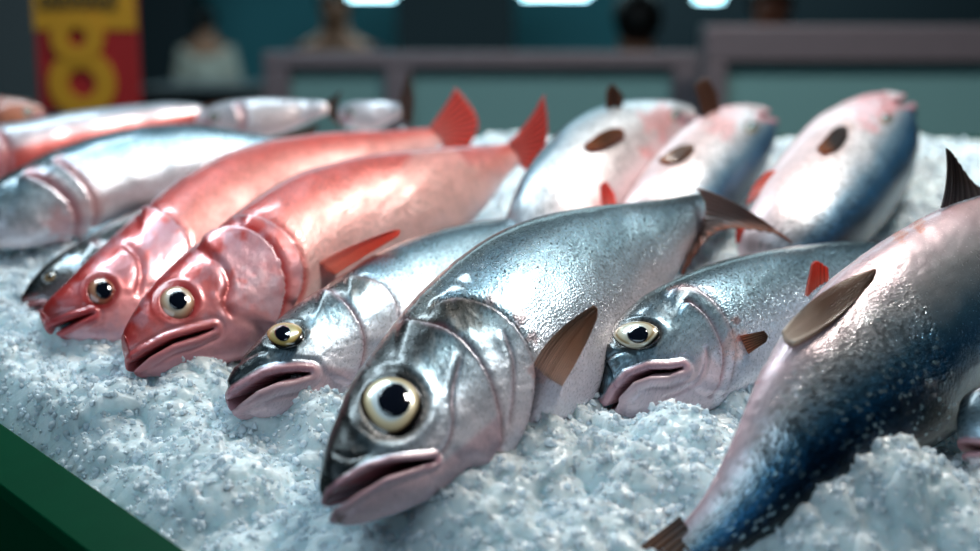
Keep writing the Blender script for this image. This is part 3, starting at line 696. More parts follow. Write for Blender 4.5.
# ---- far row
def far_fish(name, label, rows, pal, mat, phi=30, seed=1, **kw):
    return build_fish(name, label, None, with_k(rows, kw.pop('k', .55), .3), nseg=110, m=96, headu=kw.pop('headu', 3), headfrac=.4, phi=phi, pal=pal, mat=mat, seed=seed, **kw)
Js = [(-60, 160, -60, 160, .035), (-56, 148, -52, 174, .035), (-30, 134, -20, 182, .038), (10, 124, 22, 180, .040), (60, 115, 72, 164, .042), (110, 108, 120, 148, .044), (155, 103, 162, 134, .044), (190, 103, 194, 122, .044), (205, 106, 207, 117, .044)]
far_fish('striped_fish', 'silver fish with a red lower flank, lying behind the broad silver fish at left', Js, 'stripe', M_RED, seed=61,
    eye=dict(c=(-38, 158), r=(7, 6), pr=3.5), gills=[([(-8, 130), (4, 146), (6, 166), (0, 180)], .003, 14, lin(180, 90, 90), 4)],
    mouth=[(-66, 166), (-56, 164), (-46, 163), (-56, 167), (-64, 170)], lipw=4,
    fins=[dict(name='tail_fin', base=[(203, 105), (206, 111), (206, 118)], tip=[(232, 98), (226, 112), (230, 126)], cols=(BRN, BRD, BRD), onbody=False, rays=6)])
Ns = [(46, 116, 46, 116, .04), (36, 104, 38, 128, .04), (12, 98, 14, 134, .042), (-22, 95, -20, 138, .044), (-60, 95, -58, 136, .044), (-92, 101, -92, 128, .04), (-112, 107, -112, 122, .04)]
far_fish('brown_fish', 'small orange-brown fish at the far left below the red and yellow sign', Ns, 'brown', M_RED, seed=63,
    eye=dict(c=(28, 112), r=(4, 4), pr=2.4), gills=[([(2, 98), (-4, 110), (-4, 124), (2, 134)], .003, 12, lin(120, 60, 50), 3)],
    mouth=[(50, 120), (42, 119), (36, 119), (42, 122), (50, 124)], lipw=3,
    fins=[dict(name='tail_fin', base=[(-110, 106), (-113, 114), (-110, 123)], tip=[(-136, 98), (-130, 114), (-136, 132)], cols=(BRN, BRD, BRD), onbody=False, rays=6)])
Os = [(196, 121, 196, 121, .04), (202, 112, 204, 130, .04), (222, 104, 226, 137, .042), (250, 100, 254, 139, .045), (278, 99, 280, 134, .047), (302, 100, 302, 124, .05), (320, 101, 320, 116, .055), (328, 103, 328, 113, .055)]
far_fish('pale_fish', 'long pale pink fish with a dark tail in the far row at the left', Os, 'pale', M_RED, seed=67,
    eye=dict(c=(214, 117), r=(4, 4), pr=2.4), gills=[([(234, 104), (240, 114), (240, 126), (232, 136)], .003, 12, lin(190, 120, 120), 3)],
    mouth=[(192, 126), (200, 124), (208, 124), (200, 127), (194, 130)], lipw=3,
    fins=[dict(name='tail_fin', base=[(326, 102), (329, 108), (327, 115)], tip=[(342, 90), (337, 108), (342, 130)], cols=(lin(110, 84, 78), BRD, BRD), onbody=False, rays=7)])
Ps = [(338, 116, 338, 116, .04), (342, 107, 344, 125, .04), (356, 102, 358, 130, .044), (374, 101, 376, 128, .048), (390, 102, 391, 121, .052), (401, 104, 401, 115, .056)]
far_fish('pale_fish', 'short pinkish fish with a brown upright tail, end to end with the pale pink fish', Ps, 'pale', M_RED, seed=71,
    eye=dict(c=(350, 112), r=(3.4, 3.4), pr=2), mouth=[(334, 121), (341, 119), (348, 119), (341, 122), (336, 124)], lipw=3, headu=2,
    fins=[dict(name='tail_fin', base=[(399, 102), (402, 109), (400, 118)], tip=[(408, 72), (414, 98), (412, 126)], cols=(lin(120, 84, 70), BRD, BRD), onbody=False, rays=7)])

Ks = [(694, 117, 694, 117, .045), (682, 106, 690, 130, .045), (652, 103, 676, 150, .05), (614, 106, 656, 178, .052), (576, 119, 638, 204, .052), (545, 143, 618, 226, .05), (522, 175, 594, 246, .045), (508, 208, 566, 262, .035), (504, 238, 538, 272, .02), (508, 254, 526, 274, .012)]
ORB = lin(190, 110, 60)
far_fish('silver_fish', 'plump white-bellied back-row fish, leftmost of the three facing away', Ks, 'belly', M_FAR, k=.6, phi=30, seed=73, headu=3.2,
    eye=dict(c=(676, 116), r=(6, 5), pr=3), mouth=[(700, 124), (690, 121), (682, 120), (690, 124), (700, 130)], lipw=4,
    blot=[(658, 120, 22, lin(236, 160, 160), .7), (648, 152, 10, lin(230, 130, 125), .6)],
    fins=[dict(name='pectoral_fin', base=[(622, 130), (624, 134), (624, 138)], tip=[(590, 142), (584, 146), (591, 150)], mid=[(606, 126), (604, 138), (609, 149)], cols=(lin(150, 90, 60), lin(120, 76, 50), ORB), rays=7, hug=.0035),
          dict(name='pelvic_fin', base=[(602, 206), (608, 206), (615, 206)], tip=[(600, 186), (606, 182), (613, 192)], cols=RF, rays=5, dz=(-.006, -.012)),
          dict(name='dorsal_fin', base=[(622, 108), (615, 107), (606, 109)], tip=[(624, 96), (612, 84), (606, 92)], cols=(BRD, BRD, BRD), onbody=False, rays=5),
          dict(name='tail_fin', base=[(506, 250), (512, 262), (522, 274)], tip=[(498, 272), (506, 286), (520, 292)], cols=(BRN, BRN, BRD), onbody=False, rays=6)])
Ls = [(770, 118, 770, 118, .04), (772, 134, 752, 107, .04), (770, 154, 724, 109, .045), (760, 178, 694, 121, .047), (744, 202, 666, 145, .047), (722, 226, 643, 172, .045), (697, 246, 625, 200, .038), (668, 262, 612, 226, .026), (646, 272, 614, 246, .014), (636, 274, 620, 256, .010)]
far_fish('silver_fish', 'back-row fish in the middle of the three facing away', Ls, 'back', M_FAR, k=.6, phi=-6, seed=79, headu=3.2,
    eye=dict(c=(752, 128), r=(6, 5), pr=3), mouth=[(778, 112), (768, 114), (760, 116), (768, 117), (778, 118)], lipw=4,
    blot=[(722, 118, 22, lin(232, 150, 150), .6)],
    fins=[dict(name='pectoral_fin', base=[(694, 146), (694, 150), (692, 154)], tip=[(664, 156), (658, 160), (664, 164)], mid=[(680, 143), (676, 154), (682, 163)], cols=(lin(130, 84, 60), lin(96, 64, 48), ORB), rays=7, hug=.0035),
          dict(name='pelvic_fin', base=[(704, 118), (710, 114), (718, 112)], tip=[(694, 86), (706, 78), (716, 92)], cols=(BRD, BRD, BRD), onbody=False, rays=6),
          dict(name='tail_fin', base=[(616, 254), (626, 266), (638, 276)], tip=[(600, 268), (612, 282), (628, 290)], cols=(BRN, BRN, BRD), onbody=False, rays=6)])
Ms = [(904, 103, 904, 103, .05), (911, 124, 872, 97, .05), (915, 152, 840, 106, .05), (908, 184, 808, 126, .05), (891, 214, 783, 154, .05), (868, 240, 761, 187, .048), (838, 260, 746, 218, .042), (804, 276, 738, 246, .03), (776, 286, 744, 264, .016), (762, 288, 748, 272, .010)]
far_fish('silver_fish', 'back-row fish rightmost of the three facing away, with a pink snout', Ms, 'back', M_FAR, k=.62, phi=-6, seed=83, headu=3.0,
    eye=dict(c=(886, 118), r=(6, 5), pr=3), mouth=[(912, 96), (902, 100), (894, 103), (902, 104), (912, 104)], lipw=4,
    blot=[(872, 108, 26, lin(225, 140, 145), .75), (846, 128, 12, lin(230, 190, 180), .5)],
    fins=[dict(name='pectoral_fin', base=[(846, 128), (848, 134), (846, 140)], tip=[(824, 142), (817, 148), (824, 154)], mid=[(834, 124), (830, 138), (840, 151)], cols=(lin(60, 44, 40), lin(56, 44, 44), ORB), rays=7, hug=.0035),
          dict(name='pelvic_fin', base=[(758, 196), (766, 184), (776, 172)], tip=[(746, 206), (752, 188), (766, 172)], cols=(lin(235, 130, 110), lin(232, 110, 90), lin(225, 96, 80)), onbody=False, rays=6),
          dict(name='anal_fin', base=[(743, 240), (745, 232), (748, 222)], tip=[(736, 244), (736, 232), (740, 216)], cols=RF, onbody=False, rays=5),
          dict(name='tail_fin', base=[(746, 270), (754, 280), (764, 290)], tip=[(730, 276), (740, 292), (756, 300)], cols=(BRN, BRN, BRD), onbody=False, rays=6)])

# ------------------------------------------------------------------ crushed ice
def worley(x, y, cell, seed):
    r = np.random.default_rng(seed); J = r.random((97, 89, 3))
    gx = x / cell; gy = y / cell; ix = np.floor(gx).astype(int); iy = np.floor(gy).astype(int)
    best = np.full(x.shape, 9.0); hv = np.zeros(x.shape)
    for dx in (-1, 0, 1):
        for dy in (-1, 0, 1):
            a = ix + dx; b = iy + dy; j = J[a % 97, b % 89]
            d = np.hypot(gx - (a + j[..., 0]), gy - (b + j[..., 1]))
            k = d < best; best = np.where(k, d, best); hv = np.where(k, j[..., 2], hv)
    return best, hv
MOUNDS = [  # pixel, radius m, height m, guess height for unprojection
    (430, 505, .045, .018), (520, 470, .05, .030), (566, 432, .026, .034), (480, 520, .05, .02), (620, 480, .045, .024), (690, 462, .040, .022), (722, 415, .018, .014),
    (462, 478, .022, .028), (392, 532, .026, .016), (100, 354, .028, .022), (55, 350, .024, .008), (20, 420, .03, .008), (350, 400, .022, .020), (300, 428, .032, .014), (262, 425, .03, .018), (215, 400, .04, .010), (330, 440, .03, .02), (170, 400, .05, .018), (110, 420, .05, .012),
    (220, 375, .025, .012), (110, 350, .03, .018), (60, 350, .04, .016), (30, 330, .03, .010), (180, 365, .03, .008), (20, 370, .05, .012),
    (880, 528, .045, .034), (930, 520, .035, .014), (826, 545, .04, .024), (965, 545, .05, .024), (780, 560, .04, .014), (560, 540, .06, .015), (400, 545, .05, .012), (250, 470, .05, .012)]
mb = [(*[float(q) for q in to_bed(on_bed(px, py, 0.0))[:2]], r, hh) for px, py, r, hh in MOUNDS]
def ice_h(x, y):
    h = np.full(x.shape, -0.004)
    h = h + 0.010 * (fbm(np.stack([x.ravel() / .09, y.ravel() / .09], -1), 5, 3).reshape(x.shape) - .5) * 2
    g = np.zeros(x.shape)
    for mx, my, r, hh in mb: g = np.maximum(g, hh * np.exp(-((x - mx) ** 2 + (y - my) ** 2) / (r * r))) * .6 + (g + hh * np.exp(-((x - mx) ** 2 + (y - my) ** 2) / (r * r))) * .4 * (1)
    h = h + np.minimum(g, .07)
    for cell, amp, sd in ((.036, .017, 1), (.015, .0085, 2), (.0066, .0028, 3), (.0032, .0010, 4)):
        wx = x + .25 * cell * np.sin(y / cell * 1.7); wy = y + .25 * cell * np.sin(x / cell * 1.3)
        d, hv = worley(wx, wy, cell, sd)
        h = h + amp * (np.sqrt(np.clip(1 - (d / .95) ** 2, 0, 1)) * (.45 + .55 * hv) - .4)
    return h
# tray outline in bed coordinates (clockwise from front-left)
P1 = np.array(to_bed(on_bed(0, 421, .004))[:2]).ravel(); P2 = np.array(to_bed(on_bed(190, 552, .004))[:2]).ravel()
ed = (P2 - P1) / np.linalg.norm(P2 - P1)
cFL = P1 + ed * 0.32                      # front corner, below the frame
cL = P1 - ed * 0.52
YB = 1.37; XR = 0.95; XL = cL[0]
TR = np.array([cL, cFL, (XR, cFL[1]), (XR, YB), (cL[0], YB)])   # counter-clockwise
nx, ny = 1000, 800
xs = np.linspace(cL[0] - .02, XR, nx)
ys = np.concatenate([np.linspace(cFL[1], 1.0, 560, endpoint=False), np.linspace(1.0, YB, ny - 560)])
Xg, Yg = np.meshgrid(xs, ys)
H = ice_h(Xg, Yg)
# keep inside the front-left rail
nrm = np.array([-ed[1], ed[0]]); 
sd = (Xg - P1[0]) * nrm[0] + (Yg - P1[1]) * nrm[1]
if ((.2 - P1[0]) * nrm[0] + (.9 - P1[1]) * nrm[1]) < 0: nrm = -nrm; sd = -sd
H = -.012 + (H + .012) * sstep(-.004, .028, sd)
V = bed(Xg, Yg, H).reshape(-1, 3)
I = np.arange(nx * ny).reshape(ny, nx)
keep = (sd > 0.001)
kq = keep[:-1, :-1] & keep[1:, :-1] & keep[:-1, 1:] & keep[1:, 1:]
Fq = np.stack([I[:-1, :-1], I[:-1, 1:], I[1:, 1:], I[1:, :-1]], -1)[kq]
used = np.zeros(len(V), bool); used[Fq.ravel()] = True; remap = np.cumsum(used) - 1
V = V[used]; Fq = remap[Fq]
# loose grains: lumpy little crystals scattered over the surface
def ico1():
    p = (1 + 5 ** .5) / 2
    v = [(-1, p, 0), (1, p, 0), (-1, -p, 0), (1, -p, 0), (0, -1, p), (0, 1, p), (0, -1, -p), (0, 1, -p), (p, 0, -1), (p, 0, 1), (-p, 0, -1), (-p, 0, 1)]
    f = [(0, 11, 5), (0, 5, 1), (0, 1, 7), (0, 7, 10), (0, 10, 11), (1, 5, 9), (5, 11, 4), (11, 10, 2), (10, 7, 6), (7, 1, 8), (3, 9, 4), (3, 4, 2), (3, 2, 6), (3, 6, 8), (3, 8, 9), (4, 9, 5), (2, 4, 11), (6, 2, 10), (8, 6, 7), (9, 8, 1)]
    v = [np.array(a, float) / np.linalg.norm(a) for a in v]; cache = {}; g = []
    def mid(a, b):
        k = (min(a, b), max(a, b))
        if k not in cache: q = v[a] + v[b]; v.append(q / np.linalg.norm(q)); cache[k] = len(v) - 1
        return cache[k]
    for a, b, c in f:
        x, y, z = mid(a, b), mid(b, c), mid(c, a); g += [(a, x, z), (b, y, x), (c, z, y), (x, y, z)]
    return np.array(v), np.array(g)
iv, iF = ico1()
def grains(n, r0, r1, y0, y1, power=1.0, seed=3):
    g = np.random.default_rng(seed)
    x = g.uniform(cL[0], .62, n); y = y0 + (y1 - y0) * g.random(n) ** power
    s_ = (x - P1[0]) * nrm[0] + (y - P1[1]) * nrm[1]; wid = np.abs(x) < (y * .40 + .06)
    k = (s_ > .006) & wid; x = x[k]; y = y[k]; n = len(x)
    h = -.012 + (ice_h(x, y) + .012) * sstep(-.004, .028, s_[k])
    r = r0 + (r1 - r0) * g.random(n) ** 2.5
    c = bed(x, y, h + r * g.uniform(-.3, .7, n))
    q = norm(g.normal(size=(n, 4))); w_, a, b, d = q.T
    R = np.stack([1 - 2 * (b * b + d * d), 2 * (a * b - d * w_), 2 * (a * d + b * w_), 2 * (a * b + d * w_), 1 - 2 * (a * a + d * d), 2 * (b * d - a * w_), 2 * (a * d - b * w_), 2 * (b * d + a * w_), 1 - 2 * (a * a + b * b)], -1).reshape(n, 3, 3)
    sh = iv[None] * (1 + .22 * g.normal(size=(n, len(iv), 1)).clip(-1.5, 1.5)) * g.uniform(.6, 1.2, (n, 1, 3))
    P = np.einsum('nij,nkj->nki', R, sh) * r[:, None, None] + c[:, None, :]
    F = iF[None] + (np.arange(n) * len(iv))[:, None, None]
    return P.reshape(-1, 3), F.reshape(-1, 3)
g1, gf1 = grains(42000, .0007, .0024, .50, 1.0, 1.1, 3)
g2, gf2 = grains(12000, .0015, .0045, .85, 1.355, 1.0, 5)
def ice_mat(grain=False):
    m, nt, b = newmat('ice_grains' if grain else 'crushed_ice'); N = nt.nodes.new; L = nt.links.new
    b.inputs['Base Color'].default_value = (*lin(226, 243, 253), 1)
    b.inputs['Roughness'].default_value = .22; b.inputs['IOR'].default_value = 1.31
    b.inputs['Subsurface Weight'].default_value = .9; b.inputs['Subsurface Radius'].default_value = (.85, .95, 1.0); b.inputs['Subsurface Scale'].default_value = .022
    b.inputs['Specular IOR Level'].default_value = .6
    tc = N('ShaderNodeTexCoord'); n = N('ShaderNodeTexNoise'); n.inputs['Scale'].default_value = 420; n.inputs['Detail'].default_value = 4
    L(tc.outputs['Object'], n.inputs['Vector'])
    bp = N('ShaderNodeBump'); bp.inputs['Strength'].default_value = .5; bp.inputs['Distance'].default_value = .0005
    L(n.outputs['Fac'], bp.inputs['Height']); L(bp.outputs['Normal'], b.inputs['Normal'])
    mr = N('ShaderNodeMapRange'); mr.inputs['To Min'].default_value = .08; mr.inputs['To Max'].default_value = .45
    L(n.outputs['Fac'], mr.inputs['Value']); L(mr.outputs['Result'], b.inputs['Roughness'])
    if grain:
        b.inputs['Subsurface Weight'].default_value = 0; b.inputs['Coat Weight'].default_value = .5
        b.inputs['Base Color'].default_value = (*lin(246, 252, 255), 1)
        tr = N('ShaderNodeBsdfTranslucent'); tr.inputs['Color'].default_value = (*lin(246, 252, 255), 1)
        mx = N('ShaderNodeMixShader'); mx.inputs[0].default_value = .45
        L(b.outputs[0], mx.inputs[1]); L(tr.outputs[0], mx.inputs[2]); L(mx.outputs[0], nt.nodes['Material Output'].inputs['Surface'])
        return m
    gl = N('ShaderNodeBsdfRefraction'); gl.inputs['IOR'].default_value = 1.15; gl.inputs['Roughness'].default_value = .25; gl.inputs['Color'].default_value = (*lin(235, 245, 250), 1)
    mx = N('ShaderNodeMixShader'); mx.inputs[0].default_value = .0
    L(b.outputs[0], mx.inputs[1]); L(gl.outputs[0], mx.inputs[2]); L(mx.outputs[0], nt.nodes['Material Output'].inputs['Surface'])
    return m
M_ICE = ice_mat()
ntri = np.vstack([Fq[:, [0, 1, 2]], Fq[:, [0, 2, 3]], gf1 + len(V), gf2 + len(V) + len(g1)])
ice = mesh_obj('crushed_ice', np.vstack([V, g1, g2]), ntri, M_ICE, None, bed(np.array(.2), np.array(.9), np.array(0.)))
ice.data.materials.append(ice_mat(True))
mi = np.zeros(len(ntri), np.int32); mi[2 * len(Fq):] = 1; ice.data.polygons.foreach_set('material_index', mi)
tag(ice, 'heap of white crushed ice filling the green tray under and around all the fish', 'ice', kind='stuff')

# ------------------------------------------------------------------ box helpers
class MB:
    def __init__(s): s.v = []; s.f = []
    def box(s, x0, x1, y0, y1, z0, z1, fn=None):
        o = len(s.v)
        for x in (x0, x1):
            for y in (y0, y1):
                for z in (z0, z1): s.v.append((x, y, z))
        s.f += [tuple(o + i for i in q) for q in ((0, 1, 3, 2), (4, 6, 7, 5), (0, 4, 5, 1), (2, 3, 7, 6), (0, 2, 6, 4), (1, 5, 7, 3))]; return s
    def prism(s, ring0, ring1):
        o = len(s.v); n = len(ring0); s.v += [tuple(p) for p in ring0] + [tuple(p) for p in ring1]
        s.f += [tuple(o + i for i in range(n))[::-1], tuple(o + n + i for i in range(n))]
        s.f += [(o + i, o + (i + 1) % n, o + n + (i + 1) % n, o + n + i) for i in range(n)]; return s
    def build(s, name, mat, parent=None, origin=None, bevel=.002, smooth=False):
        o = mesh_obj(name, np.array(s.v, float), s.f, mat, parent, origin if origin is not None else np.zeros(3), smooth=smooth)
        if bevel:
            m = o.modifiers.new('bevel', 'BEVEL'); m.width = bevel; m.segments = 3; m.limit_method = 'ANGLE'
        return o
# ------------------------------------------------------------------ tray
M_GREEN = plain('green_tray', lin(0, 62, 38), .5, noise=.12, nscale=60, spec=.06)
M_LIN = plain('tray_base', lin(20, 70, 50), .5)
cen = TR.mean(0)
tb = bed(np.array(cen[0]), np.array(cen[1]), np.array(-.05))
tray = thing('display_tray', 'green display tray whose rim crosses the lower left corner, holding the ice', 'tray', tb)
def inset(poly, d):
    n = len(poly); outp = []
    for i in range(n):
        a, b, c = poly[i - 1], poly[i], poly[(i + 1) % n]
        e1 = (b - a) / np.linalg.norm(b - a); e2 = (c - b) / np.linalg.norm(c - b)
        n1 = np.array([e1[1], -e1[0]]); n2 = np.array([e2[1], -e2[0]])
        bis = (n1 + n2); bis /= np.linalg.norm(bis); outp.append(b + bis * d / max(.3, bis @ n1))
    return np.array(outp)
area = sum(TR[i][0] * TR[(i + 1) % 5][1] - TR[(i + 1) % 5][0] * TR[i][1] for i in range(5))
RW = float(abs((np.array(to_bed(on_bed(0, 491, -.006))[:2]).ravel() - P1) @ nrm))
Ti = TR.copy(); To = inset(TR, RW if area > 0 else -RW)
for i in range(5):
    j = (i + 1) % 5
    def sec(k):
        a, b = Ti[k], To[k]; m_ = a + (b - a) * .04; o2 = a + (b - a) * .93
        P = [(a, -.09), (a, .001), (m_, .004), (o2, -.004), (b, -.010), (b, -.13), (o2, -.13), (o2, -.02), (m_, -.012), (m_, -.09)]
        return [bed(np.array(p[0]), np.array(p[1]), np.array(z)) for p, z in P]
    MB().prism(sec(i), sec(j)).build('rim', M_GREEN, tray, tb, bevel=.0012)
bt = MB(); bt.prism([bed(np.array(p[0]), np.array(p[1]), np.array(-.10)) for p in Ti], [bed(np.array(p[0]), np.array(p[1]), np.array(-.088)) for p in Ti]); bt.build('base_panel', M_LIN, tray, tb, bevel=0)
# stand beneath
M_DARK = plain('dark_cabinet', lin(14, 18, 18), .6)
st = thing('tray_stand', 'dark cabinet under the green tray, seen as the black lower left corner', 'cabinet', np.array([.3, 1.0, 0]))
Tin = inset(TR, -.02 if area > 0 else .02)
lo = [np.array([*bed(np.array(p[0]), np.array(p[1]), np.array(-.105))[:2], 0.08]) for p in Tin]; hi = [bed(np.array(p[0]), np.array(p[1]), np.array(-.105)) for p in Tin]
MB().prism(lo, hi).build('cabinet_body', M_DARK, st, np.array([.3, 1.0, 0]), bevel=0)
lo2 = [np.array([p[0] * .96, 1 + (p[1] - 1) * .96, 0.0]) for p in lo]; hi2 = [np.array([p[0] * .96, 1 + (p[1] - 1) * .96, 0.08]) for p in lo]
MB().prism(lo2, hi2).build('plinth', M_DARK, st, np.array([.3, 1.0, 0]), bevel=0)

# ------------------------------------------------------------------ hall
M_FLOOR = plain('floor_tile', lin(40, 52, 54), .4, noise=.2, nscale=2)
M_WALLT = plain('teal_wall', lin(84, 168, 180), .7, noise=.1, nscale=1.5)
M_WALLD = plain('dark_wall', lin(30, 44, 50), .7, noise=.1, nscale=1.5)
M_CEIL = plain('ceiling_panel', lin(50, 60, 62), .8)
def struct(name, mb, mat):
    o = mb.build(name, mat, bevel=0); o['kind'] = 'structure'; return o
struct('floor', MB().box(-7, 7, -3, 13, -.1, 0), M_FLOOR)
struct('ceiling', MB().box(-7, 7, -3, 13, 3.6, 3.7), M_CEIL)
struct('wall_back', MB().box(-7, 7, 13, 13.1, 0, 3.6), M_WALLT)
struct('wall_left', MB().box(-7.1, -7, -3, 13, 0, 3.6), M_WALLD)
struct('wall_right', MB().box(7, 7.1, -3, 13, 0, 3.6), M_WALLD)
struct('wall_front', MB().box(-7, 7, -3.1, -3, 0, 3.6), M_WALLD)
def wp(px, py, y):     # point on the vertical plane at distance y
    r = ray(px, py); return CAM + r * (y / r[1])

# steel-framed screens behind the tray
M_STEEL = plain('brushed_steel', lin(132, 120, 126), .42, metal=.35, noise=.08, nscale=30)
M_PANE = plain('frosted_pane', lin(120, 162, 162), .35, noise=.04, nscale=3)
def screen(name, label, pts, yd, top_th, post_w, inner_posts):
    """pts: (px_left, px_right, py_top) in the photo at distance yd; stands on the floor"""
    xl = wp(pts[0], pts[2], yd)[0]; xr = wp(pts[1], pts[2], yd)[0]; zt = wp(pts[0], pts[2], yd)[2]
    o = np.array([(xl + xr) / 2, yd, 0.]); r = thing(name, label, 'partition', o, 'steel framed screens behind the fish tray')
    MB().box(xl, xr, yd, yd + .09, zt - top_th, zt).build('top_rail', M_STEEL, r, o, .006)
    for x in [xl, xr - post_w] + [wp(q, 60, yd)[0] for q in inner_posts]:
        MB().box(x, x + post_w, yd + .002, yd + .07, 0, zt - top_th).build('post', M_STEEL, r, o, .004)
    MB().box(xl + post_w, xr - post_w, yd + .03, yd + .045, .12, zt - top_th).build('pane', M_PANE, r, o, 0)
    MB().box(xl + post_w, xr - post_w, yd + .01, yd + .06, .06, .12).build('bottom_rail', M_STEEL, r, o, .004)
    return r
screen('glazed_screen', 'low steel framed screen with teal panes behind the red tails, left of the wide one', (262, 700, 52), 2.9, .034, .055, (384,))
screen('glazed_screen', 'wide steel framed screen with a thick top rail, behind the back row at the right', (706, 1200, 25), 2.7, .072, .045, ())

# price sign
M_SR = plain('sign_red', lin(150, 8, 12), .7); M_SY = plain('sign_yellow', lin(185, 132, 10), .7); M_SK = plain('sign_black', lin(16, 16, 18), .5)
SY = 2.3
a0 = wp(40, 112, SY); a1 = wp(133, -40, SY)
so = np.array([(a0[0] + a1[0]) / 2, SY, a0[2] - .25])
sign = thing('price_sign', 'red and yellow price board with a big yellow figure eight at the upper left', 'sign', so)
MB().box(a0[0], a1[0], SY, SY + .02, a0[2], a1[2]).build('board', M_SR, sign, so, .002)
zy = wp(40, 30, SY)[2]
MB().box(a0[0] - .001, a1[0] + .001, SY - .003, SY + .001, zy, a1[2]).build('yellow_header', M_SY, sign, so, 0)
lt = MB()
zl0 = wp(40, 9, SY)[2]; zl1 = wp(40, -18, SY)[2]
xx = a0[0] + .012
while xx < a1[0] - .03:
    w_ = .016; lt.box(xx, xx + .005, SY - .006, SY - .002, zl0, zl1); lt.box(xx + .005, xx + w_, SY - .006, SY - .002, zl0, zl0 + .007); lt.box(xx + w_ - .005, xx + w_, SY - .006, SY - .002, zl0, zl1 - .01); xx += .022
lt.build('lettering', M_SK, sign, so, 0)
def ring(cx, cz, ro, ri, sx=1.0, n=48, y0=-.006, y1=.0):
    a = np.arange(n) * 2 * math.pi / n; V = []
    for yy in (y0, y1):
        for r in (ro, ri): V.append(np.stack([cx + np.cos(a) * r * sx, np.full(n, SY + yy), cz + np.sin(a) * r], -1))
    V = np.vstack(V); f = []
    for i in range(n):
        j = (i + 1) % n
        f += [(i, j, n + j, n + i), (2 * n + i, 3 * n + i, 3 * n + j, 2 * n + j), (i, 2 * n + i, 2 * n + j, j), (n + i, n + j, 3 * n + j, 3 * n + i)]
    return V, f
px2m = SY / FPX
cu = wp(78, 37, SY); cl = wp(83, 83, SY)
V1, f1 = ring(cu[0], cu[2], 26 * px2m, 9 * px2m, y0=-.008, y1=-.001); V2, f2 = ring(cl[0], cl[2], 33 * px2m, 14 * px2m)
mesh_obj('figure_eight', np.vstack([V1, V2]), f1 + [tuple(i + len(V1) for i in q) for q in f2], M_SY, sign, so, smooth=False)
MB().box(so[0] - .012, so[0] + .012, SY + .02, SY + .04, 0, a1[2]).build('post', M_STEEL, sign, so, .002)

# pillar left of the sign
M_PIL = plain('grey_post', lin(70, 84, 88), .5)
p0 = wp(14, 60, 3.0); 
o = MB().box(p0[0] - .05, p0[0] + .05, 3.0, 3.1, 0, 3.6).build('pillar', M_PIL, None, np.array([p0[0], 3.0, 0]), .004)
tag(o, 'slim grey pillar at the far left beside the price sign', 'pillar')

# lamps
M_LAMP = plain('lamp_glow', (1, 1, 1), .5, emis=lin(180, 240, 255), estr=9)
def lamp(px0, px1, py, yd, label, th=.035):
    a = wp(px0, py, yd); b = wp(px1, py, yd); o = np.array([(a[0] + b[0]) / 2, yd, a[2]])
    r = thing('tube_lamp', label, 'lamp', o, 'lit tube lamps hanging over the far stalls')
    n = 20; ang = np.arange(n) * 2 * math.pi / n
    ring0 = [(a[0], yd + math.cos(t) * th / 2, a[2] + math.sin(t) * th / 2) for t in ang]; ring1 = [(b[0], q[1], q[2]) for q in ring0]
    MB().prism(ring0, ring1).build('tube', M_LAMP, r, o, 0, smooth=False)
    MB().box(a[0] - .02, b[0] + .02, yd - .05, yd + .05, a[2] + th / 2, a[2] + th / 2 + .05).build('housing', M_STEEL, r, o, .004)
    for q in (a[0] + .05, b[0] - .05):
        MB().box(q - .004, q + .004, yd - .004, yd + .004, a[2] + th / 2 + .05, 3.6).build('cord', M_DARK, r, o, 0)
lamp(350, 394, -6, 6.0, 'glowing tube lamp above the back stalls, leftmost of the three')
lamp(522, 588, -7, 6.0, 'long glowing tube lamp above the back stalls, middle of the three')
lamp(696, 722, -4, 6.0, 'short glowing tube lamp above the back stalls, rightmost of the three')

# far counters and tanks
M_TEAL = plain('teal_panel', lin(70, 150, 160), .5, noise=.1, nscale=4); M_NAVY = plain('dark_shelf', lin(22, 32, 38), .6)
def crate(name, label, cat, px0, px1, py0, yd, depth, mat, zb=0.0):
    a = wp(px0, py0, yd); b = wp(px1, py0, yd); o = np.array([(a[0] + b[0]) / 2, yd + depth / 2, zb])
    r = thing(name, label, cat, o)
    MB().box(a[0], b[0], yd, yd + depth, zb, a[2] - .04).build('body', mat, r, o, .01)
    MB().box(a[0] - .02, b[0] + .02, yd - .02, yd + depth, a[2] - .04, a[2]).build('top', M_NAVY, r, o, .006)
    return r
crate('market_counter', 'dark counter far behind the sign and the person in white', 'counter', 135, 330, 88, 5.2, .8, M_NAVY)
crate('storage_cabinet', 'tall dark cabinet behind the people at the left of the hall', 'cabinet', 95, 190, -60, 11.5, .6, M_WALLD)
crate('storage_cabinet', 'tall dark cabinet behind the head with black hair', 'cabinet', 640, 1010, -60, 9.5, .6, M_WALLD)
crate('storage_cabinet', 'tall dark cabinet between the two nearest tube lamps', 'cabinet', 395, 515, -60, 11.0, .6, M_WALLD)

